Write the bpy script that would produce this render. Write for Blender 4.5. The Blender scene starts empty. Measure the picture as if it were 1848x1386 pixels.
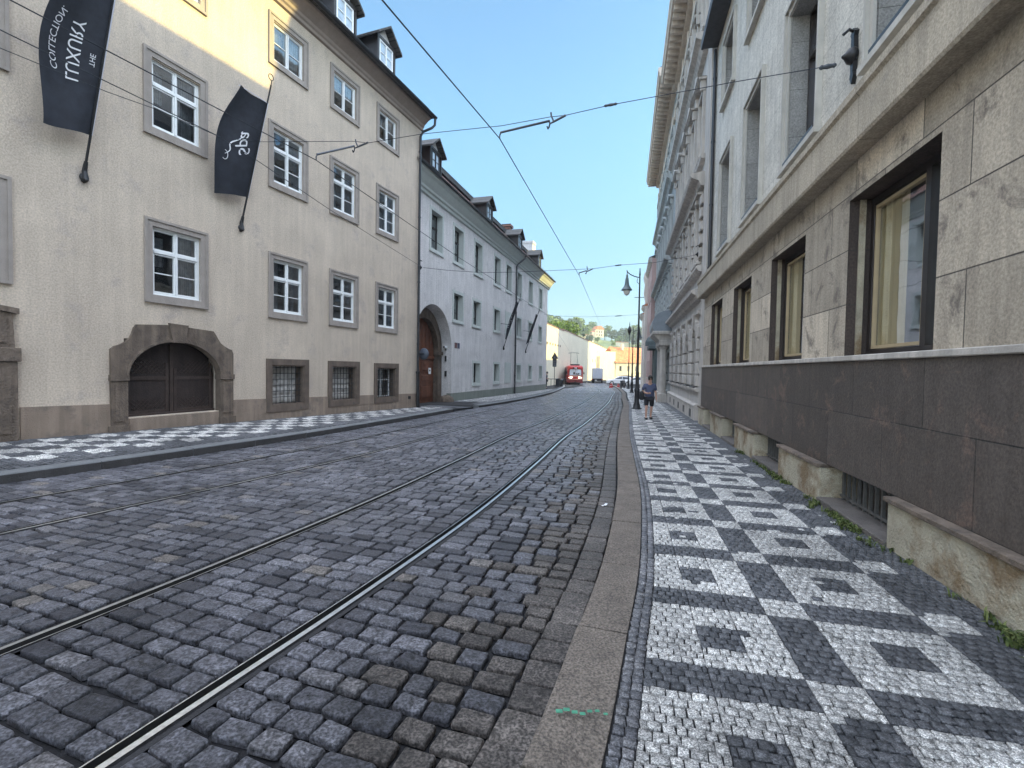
import bpy, math, random
import numpy as np
from mathutils import Vector, Matrix, Quaternion
R = math.radians
random.seed(7); rng = np.random.default_rng(7)
SC = bpy.context.scene
COL = SC.collection

# ------------------------------------------------------------------ camera
CAM_H = 1.62
FPX = 874.0                                   # focal length in pixels of the 1848 px wide photograph
PITCH, ROLL = R(1.79), R(.97)
fwd = Vector((0, math.cos(PITCH), -math.sin(PITCH)))
r0 = Vector((1, 0, 0)); u0 = r0.cross(fwd)
rgt = math.cos(ROLL)*r0 + math.sin(ROLL)*u0
upv = -math.sin(ROLL)*r0 + math.cos(ROLL)*u0
cam = bpy.data.objects.new('camera', bpy.data.cameras.new('camera')); COL.objects.link(cam)
m = Matrix((rgt, upv, -fwd)).transposed().to_4x4(); m.translation = Vector((0, 0, CAM_H))
cam.matrix_world = m
cam.data.sensor_width = 36; cam.data.lens = 36*FPX/1848
cam.data.clip_start = .05; cam.data.clip_end = 6000
SC.camera = cam

# ------------------------------------------------------------------ sky, sun, exposure
SUN_EL, SUN_AZ = R(20), R(91)               # azimuth from +Y towards +X
w = bpy.data.worlds.new('World'); SC.world = w; w.use_nodes = True
nt = w.node_tree; bg = nt.nodes['Background']
sky = nt.nodes.new('ShaderNodeTexSky'); sky.sky_type = 'NISHITA'; sky.sun_disc = False
sky.sun_elevation = SUN_EL; sky.sun_rotation = SUN_AZ
sky.air_density = 1.0; sky.dust_density = .6; sky.ozone_density = 1.6
wtc = nt.nodes.new('ShaderNodeTexCoord'); wsp = nt.nodes.new('ShaderNodeSeparateXYZ'); nt.links.new(wtc.outputs['Generated'], wsp.inputs[0])
def wrange(sock, a, b_, c, d):
    q = nt.nodes.new('ShaderNodeMapRange'); q.interpolation_type = 'SMOOTHSTEP'; q.inputs[1].default_value = a; q.inputs[2].default_value = b_; q.inputs[3].default_value = c; q.inputs[4].default_value = d
    nt.links.new(sock, q.inputs[0]); return q.outputs[0]
def wmix(fac, a, b_, mode='MIX'):
    q = nt.nodes.new('ShaderNodeMix'); q.data_type = 'RGBA'; q.blend_type = mode
    for sk, v_ in ((q.inputs[0], fac), (q.inputs[6], a), (q.inputs[7], b_)):
        if isinstance(v_, (int, float)): sk.default_value = v_
        elif isinstance(v_, tuple): sk.default_value = (*v_, 1)
        else: nt.links.new(v_, sk)
    return q.outputs[2]
zen = wrange(wsp.outputs[2], .60, .86, 0, 1); bk = wrange(wsp.outputs[1], -.9, .1, .28, 0)      # sky brightened overhead and behind, added fill for the shaded street
mxm = nt.nodes.new('ShaderNodeMath'); mxm.operation = 'MAXIMUM'; nt.links.new(zen, mxm.inputs[0]); nt.links.new(bk, mxm.inputs[1])
low = wrange(wsp.outputs[2], -.05, .50, 1.0, 0)
hs = nt.nodes.new('ShaderNodeHueSaturation'); hs.inputs['Saturation'].default_value = 1.0; nt.links.new(sky.outputs[0], hs.inputs['Color'])
blue = wmix(1.0, hs.outputs[0], wmix(low, (.95, 1.24, 1.24), (.33, .425, .52)), 'MULTIPLY')      # less white haze low down
hv = nt.nodes.new('ShaderNodeHueSaturation'); hv.inputs['Saturation'].default_value = .38; hv.inputs['Value'].default_value = 7.4; nt.links.new(sky.outputs[0], hv.inputs['Color'])
nt.links.new(wmix(mxm.outputs[0], blue, hv.outputs[0]), bg.inputs['Color'])
bg.inputs['Strength'].default_value = .10
sl = bpy.data.lights.new('sun', 'SUN'); sl.energy = 3.0; sl.angle = R(.5); sl.color = (1, .80, .27)
so = bpy.data.objects.new('sun', sl); COL.objects.link(so)
SUNV = Vector((math.cos(SUN_EL)*math.sin(SUN_AZ), math.cos(SUN_EL)*math.cos(SUN_AZ), math.sin(SUN_EL)))
so.rotation_euler = SUNV.to_track_quat('Z', 'Y').to_euler(); so.location = (20, 0, 60)
SC.view_settings.view_transform = 'Standard'; SC.view_settings.look = 'None'
SC.view_settings.exposure = 1.7; SC.view_settings.gamma = 1
SC.cycles.max_bounces = 7; SC.cycles.diffuse_bounces = 4; SC.cycles.transparent_max_bounces = 8

# ------------------------------------------------------------------ helpers
def G(x, y):                                   # the road falls gently away from the camera
    return -.01*y if y < 62 else -.62 - .1*(1-math.exp(-(y-62)/10.0))
def tag(o, label=None, cat=None, group=None, kind=None):
    if label: o['label'] = label
    if cat: o['category'] = cat
    if group: o['group'] = group
    if kind: o['kind'] = kind
    return o
def empty(name, loc=(0, 0, 0), rz=0.0, **k):
    o = bpy.data.objects.new(name, None); COL.objects.link(o)
    o.location = loc; o.rotation_euler = (0, 0, rz); o.empty_display_size = .3
    return tag(o, **k)
def copy_tree(o, parent=None):
    c = o.copy(); COL.objects.link(c)
    if parent is not None: c.parent = parent
    for ch in list(o.children): copy_tree(ch, c)
    return c

class MB:
    def __init__(s, f=None): s.v = []; s.f = []; s.m = []; s.fn = f; s.mi = 0
    def vert(s, p):
        s.v.append(tuple(s.fn(p)) if s.fn else tuple(p)); return len(s.v)-1
    def face(s, ps):
        s.f.append([s.vert(p) for p in ps]); s.m.append(s.mi)
    def box(s, x0, x1, y0, y1, z0, z1, bev=0):
        if bev and min(x1-x0, y1-y0, z1-z0) > 2.2*bev:
            X = (x0, x0+bev, x1-bev, x1); 
            # chamfered box: three crossing slabs would overlap, so build rings
            rings = [(z0, bev), (z0+bev, 0), (z1-bev, 0), (z1, bev)]
            idx = []
            for z, b in rings:
                ring = [(x0+b, y0+bev if b == 0 else y0+b), (x0+bev, y0+b), (x1-bev, y0+b), (x1-b, y0+bev if b == 0 else y0+b),
                        (x1-b, y1-bev if b == 0 else y1-b), (x1-bev, y1-b), (x0+bev, y1-b), (x0+b, y1-bev if b == 0 else y1-b)]
                idx.append([s.vert((a, c, z)) for a, c in ring])
            for a, b in zip(idx, idx[1:]):
                for k in range(8):
                    s.f.append([a[k], a[(k+1) % 8], b[(k+1) % 8], b[k]]); s.m.append(s.mi)
            s.f.append(idx[0][::-1]); s.m.append(s.mi); s.f.append(idx[-1]); s.m.append(s.mi)
            return
        i = [s.vert(p) for p in ((x0, y0, z0), (x1, y0, z0), (x1, y1, z0), (x0, y1, z0), (x0, y0, z1), (x1, y0, z1), (x1, y1, z1), (x0, y1, z1))]
        for q in ((0, 3, 2, 1), (4, 5, 6, 7), (0, 1, 5, 4), (1, 2, 6, 5), (2, 3, 7, 6), (3, 0, 4, 7)):
            s.f.append([i[k] for k in q]); s.m.append(s.mi)
    def prism(s, poly, a0, a1, plane='xz'):
        def P(p, a): return {'xz': (p[0], a, p[1]), 'yz': (a, p[0], p[1]), 'xy': (p[0], p[1], a)}[plane]
        n = len(poly); A = [s.vert(P(p, a0)) for p in poly]; B = [s.vert(P(p, a1)) for p in poly]
        s.f += [A[::-1], B]; s.m += [s.mi]*2
        for k in range(n): s.f.append([A[k], A[(k+1) % n], B[(k+1) % n], B[k]]); s.m.append(s.mi)
    def strip(s, a, b):                        # ruled strip between two point rows
        A = [s.vert(p) for p in a]; B = [s.vert(p) for p in b]
        for k in range(len(A)-1): s.f.append([A[k], A[k+1], B[k+1], B[k]]); s.m.append(s.mi)
    def bridge(s, inner, outer, y0, y1):       # frame between two outlines in xz, with thickness y0..y1
        n = len(inner)
        for k in range(n-1):
            a, b, c, d = inner[k], inner[k+1], outer[k+1], outer[k]
            for y in (y0, y1): s.face([(q[0], y, q[1]) for q in (a, b, c, d)])
            s.face([(a[0], y0, a[1]), (b[0], y0, b[1]), (b[0], y1, b[1]), (a[0], y1, a[1])])
            s.face([(d[0], y0, d[1]), (c[0], y0, c[1]), (c[0], y1, c[1]), (d[0], y1, d[1])])
        for k in (0, n-1):
            a, d = inner[k], outer[k]
            s.face([(a[0], y0, a[1]), (d[0], y0, d[1]), (d[0], y1, d[1]), (a[0], y1, a[1])])
    def tube(s, pts, r, n=8, cap=True):
        pts = [Vector(p) for p in pts]; rr = r if isinstance(r, (list, tuple)) else [r]*len(pts)
        rings = []; ref = None
        for k, p in enumerate(pts):
            d = (pts[min(k+1, len(pts)-1)]-pts[max(k-1, 0)]).normalized()
            if ref is None: ref = Vector((0, 0, 1)) if abs(d.z) < .9 else Vector((1, 0, 0))
            a = (ref - d*ref.dot(d)).normalized(); b = d.cross(a); ref = a
            rings.append([s.vert(p+rr[k]*(math.cos(t)*a+math.sin(t)*b)) for t in [2*math.pi*j/n for j in range(n)]])
        for A, B in zip(rings, rings[1:]):
            for k in range(n): s.f.append([A[k], A[(k+1) % n], B[(k+1) % n], B[k]]); s.m.append(s.mi)
        if cap: s.f += [rings[0][::-1], rings[-1]]; s.m += [s.mi]*2
    def lathe(s, prof, c=(0, 0, 0), n=14, axis='z'):
        rings = []
        for r_, h in prof:
            ring = []
            for j in range(n):
                t = 2*math.pi*j/n; a, b = r_*math.cos(t), r_*math.sin(t)
                p = {'z': (a, b, h), 'y': (a, h, b), 'x': (h, a, b)}[axis]
                ring.append(s.vert((c[0]+p[0], c[1]+p[1], c[2]+p[2])))
            rings.append(ring)
        for A, B in zip(rings, rings[1:]):
            for k in range(n): s.f.append([A[k], A[(k+1) % n], B[(k+1) % n], B[k]]); s.m.append(s.mi)
        s.f += [rings[0][::-1], rings[-1]]; s.m += [s.mi]*2
    def build(s, name, mats, parent=None, smooth=False, fix=True, **k):
        me = bpy.data.meshes.new(name); me.from_pydata(s.v, [], s.f)
        mats = mats if isinstance(mats, (list, tuple)) else [mats]
        for m_ in mats: me.materials.append(m_)
        if len(mats) > 1: me.polygons.foreach_set('material_index', [min(i, len(mats)-1) for i in s.m])
        if smooth: me.polygons.foreach_set('use_smooth', [True]*len(me.polygons))
        me.update()
        o = bpy.data.objects.new(name, me); COL.objects.link(o)
        if parent is not None: o.parent = parent
        return tag(o, **k)

# ------------------------------------------------------------------ materials
def ramp(n, stops):
    r = n.new('ShaderNodeValToRGB'); e = r.color_ramp.elements
    while len(e) < len(stops): e.new(.5)
    for k, (p, c) in enumerate(stops):
        e[k].position = p; e[k].color = (*c, 1) if len(c) == 3 else c
    return r
def newmat(name):
    m_ = bpy.data.materials.new(name); m_.use_nodes = True
    return m_, m_.node_tree.nodes, m_.node_tree.links, m_.node_tree.nodes['Principled BSDF']
def swz(n, l, src, order):                     # re-order the axes of a vector
    s_ = n.new('ShaderNodeSeparateXYZ'); c_ = n.new('ShaderNodeCombineXYZ'); l.new(src, s_.inputs[0])
    for k, a in enumerate(order):
        if a is not None: l.new(s_.outputs['XYZ'.index(a)], c_.inputs[k])
    return c_.outputs[0]
def mixc(n, l, fac, a, b, mode='MIX'):
    x = n.new('ShaderNodeMix'); x.data_type = 'RGBA'; x.blend_type = mode
    for sock, val in ((x.inputs[0], fac), (x.inputs[6], a), (x.inputs[7], b)):
        if hasattr(val, 'is_linked') or hasattr(val, 'links'): l.new(val, sock)
        elif isinstance(val, (int, float)): sock.default_value = val
        else: sock.default_value = (*val, 1)
    return x.outputs[2]
def surf(name, col, rough=.8, var=.12, scale=1.5, bump=.0, bscale=60, streak=0, metal=0, spec=.5, col2=None, speck=0, stain=None, sscale=220):
    m_, n, l, b = newmat(name)
    tc = n.new('ShaderNodeTexCoord'); co = tc.outputs['Object']
    no = n.new('ShaderNodeTexNoise'); no.inputs['Scale'].default_value = scale; no.inputs['Detail'].default_value = 8; no.inputs['Roughness'].default_value = .62
    l.new(co, no.inputs['Vector'])
    lo = tuple(c*(1-var) for c in (col2 or col)); hi = tuple(min(1, c*(1+var)) for c in col)
    rp = ramp(n, [(.3, lo), (.7, hi)]); l.new(no.outputs[0], rp.inputs[0]); out = rp.outputs[0]
    if streak:
        mp = n.new('ShaderNodeMapping'); mp.inputs['Scale'].default_value = (5, 5, .35); l.new(co, mp.inputs[0])
        n2 = n.new('ShaderNodeTexNoise'); n2.inputs['Scale'].default_value = 1.4; n2.inputs['Detail'].default_value = 6; l.new(mp.outputs[0], n2.inputs['Vector'])
        r2 = ramp(n, [(.42, (1-streak,)*3), (.62, (1, 1, 1))]); l.new(n2.outputs[0], r2.inputs[0])
        out = mixc(n, l, 1.0, out, r2.outputs[0], 'MULTIPLY')
    if stain:                                  # blotches of another colour
        n4 = n.new('ShaderNodeTexNoise'); n4.inputs['Scale'].default_value = stain[1]; n4.inputs['Detail'].default_value = 10; n4.inputs['Roughness'].default_value = .7; l.new(co, n4.inputs['Vector'])
        r4 = ramp(n, [(stain[2], (0, 0, 0)), (stain[2]+.12, (1, 1, 1))]); l.new(n4.outputs[0], r4.inputs[0])
        out = mixc(n, l, r4.outputs[0], out, stain[0])
    if speck:
        n3 = n.new('ShaderNodeTexNoise'); n3.inputs['Scale'].default_value = sscale; n3.inputs['Detail'].default_value = 3; l.new(co, n3.inputs['Vector'])
        r3 = ramp(n, [(.35, (1-speck,)*3), (.65, (1+speck,)*3)]); l.new(n3.outputs[0], r3.inputs[0])
        out = mixc(n, l, 1.0, out, r3.outputs[0], 'MULTIPLY')
    l.new(out, b.inputs['Base Color'])
    b.inputs['Roughness'].default_value = rough; b.inputs['Metallic'].default_value = metal
    b.inputs['Specular IOR Level'].default_value = spec
    if bump:
        nb = n.new('ShaderNodeTexNoise'); nb.inputs['Scale'].default_value = bscale; nb.inputs['Detail'].default_value = 5; l.new(co, nb.inputs['Vector'])
        bp = n.new('ShaderNodeBump'); bp.inputs['Strength'].default_value = bump; bp.inputs['Distance'].default_value = .02
        l.new(nb.outputs[0], bp.inputs['Height']); l.new(bp.outputs[0], b.inputs['Normal'])
    return m_
def blocks(name, col, mortar, bw, bh, rough=.8, var=.15, off=.5, msize=.006, stain=None, streak=0, bump=.5, z0=0, x0=0, face='XZ', spec=.4):
    """dressed stone in courses: block joints, each block its own tone, blotches and vertical run-off marks"""
    m_, n, l, b = newmat(name)
    tc = n.new('ShaderNodeTexCoord'); co = tc.outputs['Object']
    v = swz(n, l, co, (face[0], face[1], None))
    mp = n.new('ShaderNodeMapping'); mp.inputs['Location'].default_value = (-x0, -z0, 0); l.new(v, mp.inputs[0])
    br = n.new('ShaderNodeTexBrick'); br.offset = off; br.inputs['Scale'].default_value = 1
    br.inputs['Brick Width'].default_value = bw; br.inputs['Row Height'].default_value = bh
    br.inputs['Mortar Size'].default_value = msize; br.inputs['Mortar Smooth'].default_value = .3
    br.inputs['Color1'].default_value = (*[c*(1-var) for c in col], 1); br.inputs['Color2'].default_value = (*[min(1, c*(1+var)) for c in col], 1)
    br.inputs['Mortar'].default_value = (*mortar, 1); l.new(mp.outputs[0], br.inputs['Vector'])
    out = br.outputs[0]
    no = n.new('ShaderNodeTexNoise'); no.inputs['Scale'].default_value = 2.2; no.inputs['Detail'].default_value = 9; no.inputs['Roughness'].default_value = .7; l.new(co, no.inputs['Vector'])
    rp = ramp(n, [(.3, (.80,)*3), (.7, (1.12,)*3)]); l.new(no.outputs[0], rp.inputs[0])
    out = mixc(n, l, 1.0, out, rp.outputs[0], 'MULTIPLY')
    if streak:
        m2 = n.new('ShaderNodeMapping'); m2.inputs['Scale'].default_value = (6, 6, .5); l.new(co, m2.inputs[0])
        n2 = n.new('ShaderNodeTexNoise'); n2.inputs['Scale'].default_value = 1.6; n2.inputs['Detail'].default_value = 8; l.new(m2.outputs[0], n2.inputs['Vector'])
        r2 = ramp(n, [(.40, (1-streak,)*3), (.60, (1, 1, 1))]); l.new(n2.outputs[0], r2.inputs[0])
        out = mixc(n, l, 1.0, out, r2.outputs[0], 'MULTIPLY')
    if stain:
        n4 = n.new('ShaderNodeTexNoise'); n4.inputs['Scale'].default_value = stain[1]; n4.inputs['Detail'].default_value = 12; n4.inputs['Roughness'].default_value = .72; n4.inputs['Distortion'].default_value = .6; l.new(co, n4.inputs['Vector'])
        r4 = ramp(n, [(stain[2], (0, 0, 0)), (stain[2]+.10, (stain[3],)*3)]); l.new(n4.outputs[0], r4.inputs[0])
        out = mixc(n, l, r4.outputs[0], out, stain[0])
    n3 = n.new('ShaderNodeTexNoise'); n3.inputs['Scale'].default_value = 42; n3.inputs['Detail'].default_value = 6; n3.inputs['Roughness'].default_value = .7; l.new(co, n3.inputs['Vector'])
    r3 = ramp(n, [(.36, (.70,)*3), (.64, (1.26,)*3)]); l.new(n3.outputs[0], r3.inputs[0]); out = mixc(n, l, 1.0, out, r3.outputs[0], 'MULTIPLY')
    l.new(out, b.inputs['Base Color']); b.inputs['Roughness'].default_value = rough; b.inputs['Specular IOR Level'].default_value = spec
    ad = n.new('ShaderNodeMath'); ad.operation = 'MULTIPLY_ADD'; l.new(br.outputs['Fac'], ad.inputs[0]); ad.inputs[1].default_value = -1.5; l.new(n3.outputs[0], ad.inputs[2])
    bp = n.new('ShaderNodeBump'); bp.inputs['Strength'].default_value = bump; bp.inputs['Distance'].default_value = .006
    l.new(ad.outputs[0], bp.inputs['Height']); l.new(bp.outputs[0], b.inputs['Normal'])
    return m_
def stones(name, dark, light, rough=.5, bump=.5, bscale=45, spec=.5, tint=None, bd=.01):
    """paving stones: every stone carries its own random number 'tone' (0..1)"""
    m_, n, l, b = newmat(name)
    at = n.new('ShaderNodeAttribute'); at.attribute_name = 'tone'
    tc = n.new('ShaderNodeTexCoord'); co = tc.outputs['Object']
    st = [(0, dark), (.55, tuple((a+c)/2 for a, c in zip(dark, light))), (1, light)]
    if tint: st = [(0, dark), (.42, tuple((a+c)/2 for a, c in zip(dark, light))), (.8, light), (1, tint)]
    rp = ramp(n, st); l.new(at.outputs['Fac'], rp.inputs[0]); out = rp.outputs[0]
    no = n.new('ShaderNodeTexNoise'); no.inputs['Scale'].default_value = bscale; no.inputs['Detail'].default_value = 9; no.inputs['Roughness'].default_value = .78; l.new(co, no.inputs['Vector'])
    r2 = ramp(n, [(.36, (.42,)*3), (.50, (.95,)*3), (.64, (1.75,)*3)]); l.new(no.outputs[0], r2.inputs[0])
    out = mixc(n, l, 1.0, out, r2.outputs[0], 'MULTIPLY')
    nf = n.new('ShaderNodeTexNoise'); nf.inputs['Scale'].default_value = bscale*2.8; nf.inputs['Detail'].default_value = 3; l.new(co, nf.inputs['Vector'])
    rf = ramp(n, [(.40, (.5,)*3), (.60, (1.6,)*3)]); l.new(nf.outputs[0], rf.inputs[0]); out = mixc(n, l, 1.0, out, rf.outputs[0], 'MULTIPLY')
    n5 = n.new('ShaderNodeTexNoise'); n5.inputs['Scale'].default_value = .9; n5.inputs['Detail'].default_value = 5; l.new(co, n5.inputs['Vector'])
    r5 = ramp(n, [(.35, (.66,)*3), (.65, (1.22,)*3)]); l.new(n5.outputs[0], r5.inputs[0]); out = mixc(n, l, 1.0, out, r5.outputs[0], 'MULTIPLY')
    l.new(out, b.inputs['Base Color'])
    r6 = ramp(n, [(.3, (rough-.12,)*3), (.7, (rough+.15,)*3)]); l.new(no.outputs[0], r6.inputs[0]); l.new(r6.outputs[0], b.inputs['Roughness'])
    b.inputs['Specular IOR Level'].default_value = spec
    bp = n.new('ShaderNodeBump'); bp.inputs['Strength'].default_value = bump; bp.inputs['Distance'].default_value = bd
    l.new(no.outputs[0], bp.inputs['Height']); l.new(bp.outputs[0], b.inputs['Normal'])
    return m_
def glassmat(name, tint=(.8, .85, .9), refl=.35, k=1.6):
    m_, n, l, b = newmat(name)
    n.remove(b); out = n['Material Output']
    tr = n.new('ShaderNodeBsdfTransparent'); tr.inputs[0].default_value = (*tint, 1)
    gl = n.new('ShaderNodeBsdfGlossy'); gl.inputs['Roughness'].default_value = .03; gl.inputs[0].default_value = (.95, .97, 1, 1)
    fr = n.new('ShaderNodeFresnel'); fr.inputs[0].default_value = 1.5
    ad = n.new('ShaderNodeMath'); ad.operation = 'MULTIPLY_ADD'; ad.use_clamp = True; ad.inputs[1].default_value = k; ad.inputs[2].default_value = refl*.3
    l.new(fr.outputs[0], ad.inputs[0])
    tc = n.new('ShaderNodeTexCoord'); no = n.new('ShaderNodeTexNoise'); no.inputs['Scale'].default_value = 1.3; l.new(tc.outputs['Object'], no.inputs['Vector'])
    bp = n.new('ShaderNodeBump'); bp.inputs['Strength'].default_value = .25; bp.inputs['Distance'].default_value = .02; l.new(no.outputs[0], bp.inputs['Height']); l.new(bp.outputs[0], gl.inputs['Normal'])
    mx = n.new('ShaderNodeMixShader'); l.new(ad.outputs[0], mx.inputs[0]); l.new(tr.outputs[0], mx.inputs[1]); l.new(gl.outputs[0], mx.inputs[2])
    l.new(mx.outputs[0], out.inputs[0]); return m_
def tiles(name, c1, c2, bw=.2, bh=.16):
    m_ = blocks(name, c1, c2, bw, bh, rough=.75, var=.28, msize=.012, bump=.9)
    return m_

M = {}
M['stucco'] = surf('beige_stucco', (.560, .468, .374), .9, .12, .8, .6, 36, sscale=34, streak=.08, speck=.14, stain=((.42, .355, .305), 1.2, .545))
M['stucco_base'] = surf('brown_plinth_plaster', (.29, .222, .17), .9, .16, 1.6, .9, 45, streak=.2, speck=.15, stain=((.16, .13, .11), 1.5, .54))
M['stucco_white'] = surf('pale_plaster', (.64, .615, .60), .9, .12, .9, .9, 22, sscale=20, streak=.12, speck=.14, stain=((.47, .455, .45), 1.5, .55))
M['plinth_green'] = surf('grey_green_plinth', (.22, .24, .21), .85, .1, 1.5, .3, 50, streak=.15)
M['surround'] = surf('pinkish_grey_stone', (.34, .295, .26), .8, .10, 4, .4, 80, streak=.10, speck=.06)
M['surround_dk'] = surf('dark_sandstone', (.145, .108, .084), .85, .22, 4.5, .7, 45, streak=.2, speck=.1, stain=((.09, .075, .06), 3.5, .56))
M['portal'] = surf('weathered_sandstone', (.165, .125, .095), .85, .30, 3.2, 1.0, 30, streak=.3, speck=.2, stain=((.075, .060, .050), 2.6, .53))
M['surround_gr'] = surf('pale_green_grey_trim', (.50, .53, .50), .8, .06, 4, .2, 70)
M['white'] = surf('white_paint', (.80, .81, .80), .45, .04, 6, .1, 60, streak=.04)
M['dkframe'] = surf('dark_brown_frame', (.028, .022, .02), .45, .2, 5)
M['glass'] = glassmat('window_glass')
M['glass_r'] = glassmat('tinted_window_glass', (.85, .85, .8), .2, .45)
M['curtain'] = surf('net_curtain', (.42, .43, .43), .9, .35, 7, 0, 60)
M['curtain_b'] = surf('beige_blind', (.66, .56, .36), .9, .08, 2)
M['room'] = surf('dark_room', (.022, .022, .024), .9, .5, 3)
M['iron'] = surf('black_iron', (.022, .022, .024), .45, .2, 12, .2, 80, metal=.3)
M['pipe'] = surf('dark_painted_pipe', (.035, .036, .04), .4, .2, 3, metal=.4)
M['cornice'] = surf('cornice_render', (.33, .27, .23), .85, .08, 2, .25, 60, streak=.08)
M['slate'] = surf('dark_roof_boards', (.05, .05, .055), .6, .3, 6, .4, 40)
M['tile'] = tiles('red_brown_roof_tiles', (.22, .105, .075), (.06, .035, .03))
M['tile_or'] = tiles('orange_roof_tiles', (.62, .22, .09), (.25, .09, .05), .35, .3)
M['tile_dk'] = tiles('dark_roof_tiles', (.07, .065, .06), (.02, .02, .02))
M['r1_up'] = blocks('pale_stone_facing', (.60, .57, .51), (.30, .28, .25), 1.35, .42, var=.045, streak=.14, z0=4.42, stain=((.40, .38, .35), 1.5, .60, .6), msize=.004)
M['r1_gf'] = blocks('brown_grey_stone_facing', (.50, .425, .335), (.10, .085, .07), 1.25, .62, var=.24, streak=.16, z0=1.80, x0=-.4, stain=((.15, .125, .105), 2.3, .535, .85), msize=.007, bump=.8)
M['r1_corn'] = blocks('cornice_stone', (.42, .36, .28), (.18, .16, .13), 2.05, 3.0, var=.05, streak=.16, z0=3, msize=.006, stain=((.28, .25, .21), 2, .6, .6))
M['r1_slab'] = blocks('dark_granite_slabs', (.090, .072, .061), (.03, .026, .023), 1.28, .66, var=.20, streak=.12, z0=-.14, x0=.2, stain=((.15, .10, .08), 2.8, .54, .8), msize=.006, rough=.62, bump=1.0)
M['r1_pier'] = surf('granular_limestone', (.37, .33, .25), .9, .22, 3, 1.0, 45, speck=.4, stain=((.20, .14, .08), 1.6, .50))
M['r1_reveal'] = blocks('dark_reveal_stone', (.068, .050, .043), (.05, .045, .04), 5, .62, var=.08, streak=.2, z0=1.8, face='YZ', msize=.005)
M['r1_reveal_up'] = blocks('grey_reveal_stone', (.30, .29, .275), (.12, .12, .11), 5, .80, var=.06, streak=.1, z0=4.9, face='YZ', msize=.005)
M['r2'] = surf('cream_grey_render', (.52, .49, .46), .85, .08, .9, .35, 40, streak=.2)
M['r2_trim'] = surf('trim_render', (.50, .455, .41), .85, .12, 2.5, .4, 30, streak=.25)
M['r2_corn'] = surf('peach_cornice_render', (.58, .485, .40), .85, .10, 2.5, .4, 30, streak=.15)
M['r2b'] = surf('green_grey_render', (.33, .345, .34), .85, .12, .9, .3, 40, streak=.25)
M['r2b_trim'] = surf('green_grey_trim', (.40, .41, .395), .85, .12, 2, .3, 40, streak=.25)
M['pinkwall'] = surf('pink_render', (.42, .28, .25), .85, .1, 1, .2, 40, streak=.1)
M['creamwall'] = surf('cream_render', (.60, .53, .47), .85, .08, .6, .2, 40, streak=.12)
M['farwall'] = surf('pale_yellow_render', (.66, .60, .47), .9, .07, .25, .2, 20, streak=.10, stain=((.46, .44, .40), .5, .62))
M['kerb'] = surf('granite_kerb', (.150, .124, .102), .8, .25, 5, 1.0, 60, speck=.45, sscale=80, stain=((.11, .09, .075), 3, .55))
M['kerb_l'] = surf('grey_granite_kerb', (.15, .155, .16), .75, .16, 3, .8, 90, speck=.25)
M['joint'] = surf('joint_sand', (.009, .009, .011), .95, .3, 8, .4, 90)
M['joint_w'] = surf('pavement_bedding', (.022, .021, .022), .95, .3, 8, .4, 90)
M['sett'] = stones('granite_setts', (.040, .040, .049), (.165, .163, .182), .36, 1.0, 24, .55, tint=(.17, .15, .135), bd=.03)
M['sett_e'] = stones('brownish_edge_setts', (.066, .057, .053), (.150, .130, .116), .5, 1.0, 26, .4, bd=.025)
M['mos_w'] = stones('white_mosaic_stone', (.36, .35, .335), (.62, .60, .57), .6, .9, 55, .4, bd=.012)
M['mos_d'] = stones('dark_mosaic_stone', (.060, .062, .068), (.135, .136, .145), .55, .9, 55, .45, bd=.012)
M['steel'] = surf('polished_rail', (.66, .68, .70), .34, .15, 30, .15, 60, metal=1)
M['steel_dk'] = surf('rail_groove', (.02, .02, .02), .8, .3, 20)
M['asph'] = surf('dark_filler', (.022, .021, .023), .85, .3, 6, .6, 80)
M['bwood'] = surf('brown_door_wood', (.17, .065, .035), .5, .3, 9, .3, 30, streak=.3)
M['gatewood'] = surf('dark_gate_wood', (.030, .020, .017), .6, .3, 9, .4, 30, streak=.3)
M['gatewood2'] = surf('dark_gate_boards', (.042, .028, .023), .6, .3, 9, .4, 30)
M['cloth'] = surf('navy_banner_cloth', (.026, .029, .040), .8, .3, 5, .15, 120)
M['print'] = surf('white_print', (.82, .82, .84), .7, .02, 5)
M['hem'] = surf('pale_hem', (.55, .55, .62), .7, .1, 5)
M['wire'] = surf('dark_wire', (.03, .035, .045), .5, .1, 5, metal=.4)
M['ins'] = surf('insulator_rod', (.05, .06, .075), .5, .1, 5)

# ------------------------------------------------------------------ curves on the ground
def dens(pts, step=.25):
    """Catmull-Rom through the points, sampled evenly"""
    P = [np.array(p, float) for p in pts]; P = [2*P[0]-P[1]] + P + [2*P[-1]-P[-2]]
    out = []
    for k in range(1, len(P)-2):
        n = max(2, int(np.linalg.norm(P[k+1]-P[k])/step))
        for j in range(n):
            t = j/n; a, b, c, d = P[k-1:k+3]
            out.append(.5*((2*b)+(-a+c)*t+(2*a-5*b+4*c-d)*t*t+(-a+3*b-3*c+d)*t**3))
    out.append(P[-2]); return np.array(out)
def offs(c, d):                                # offset to the left (negative) / right (positive)
    t = np.gradient(c, axis=0); t /= np.linalg.norm(t, axis=1)[:, None]
    return c + d*np.stack([t[:, 1], -t[:, 0]], 1)
T1 = dens([(-8.2, -10), (-5.35, -4.5), (-3.25, -.3), (-2.25, 2.35), (-1.66, 3.98), (-1.0, 6.05), (-.22, 9.0), (.75, 12.9), (2.0, 17.2), (4.9, 28.3), (7.35, 39.0), (9.5, 48.3), (11.3, 60.0), (12.1, 68.2), (12.9, 76), (14.6, 90), (18.5, 108)])
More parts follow.
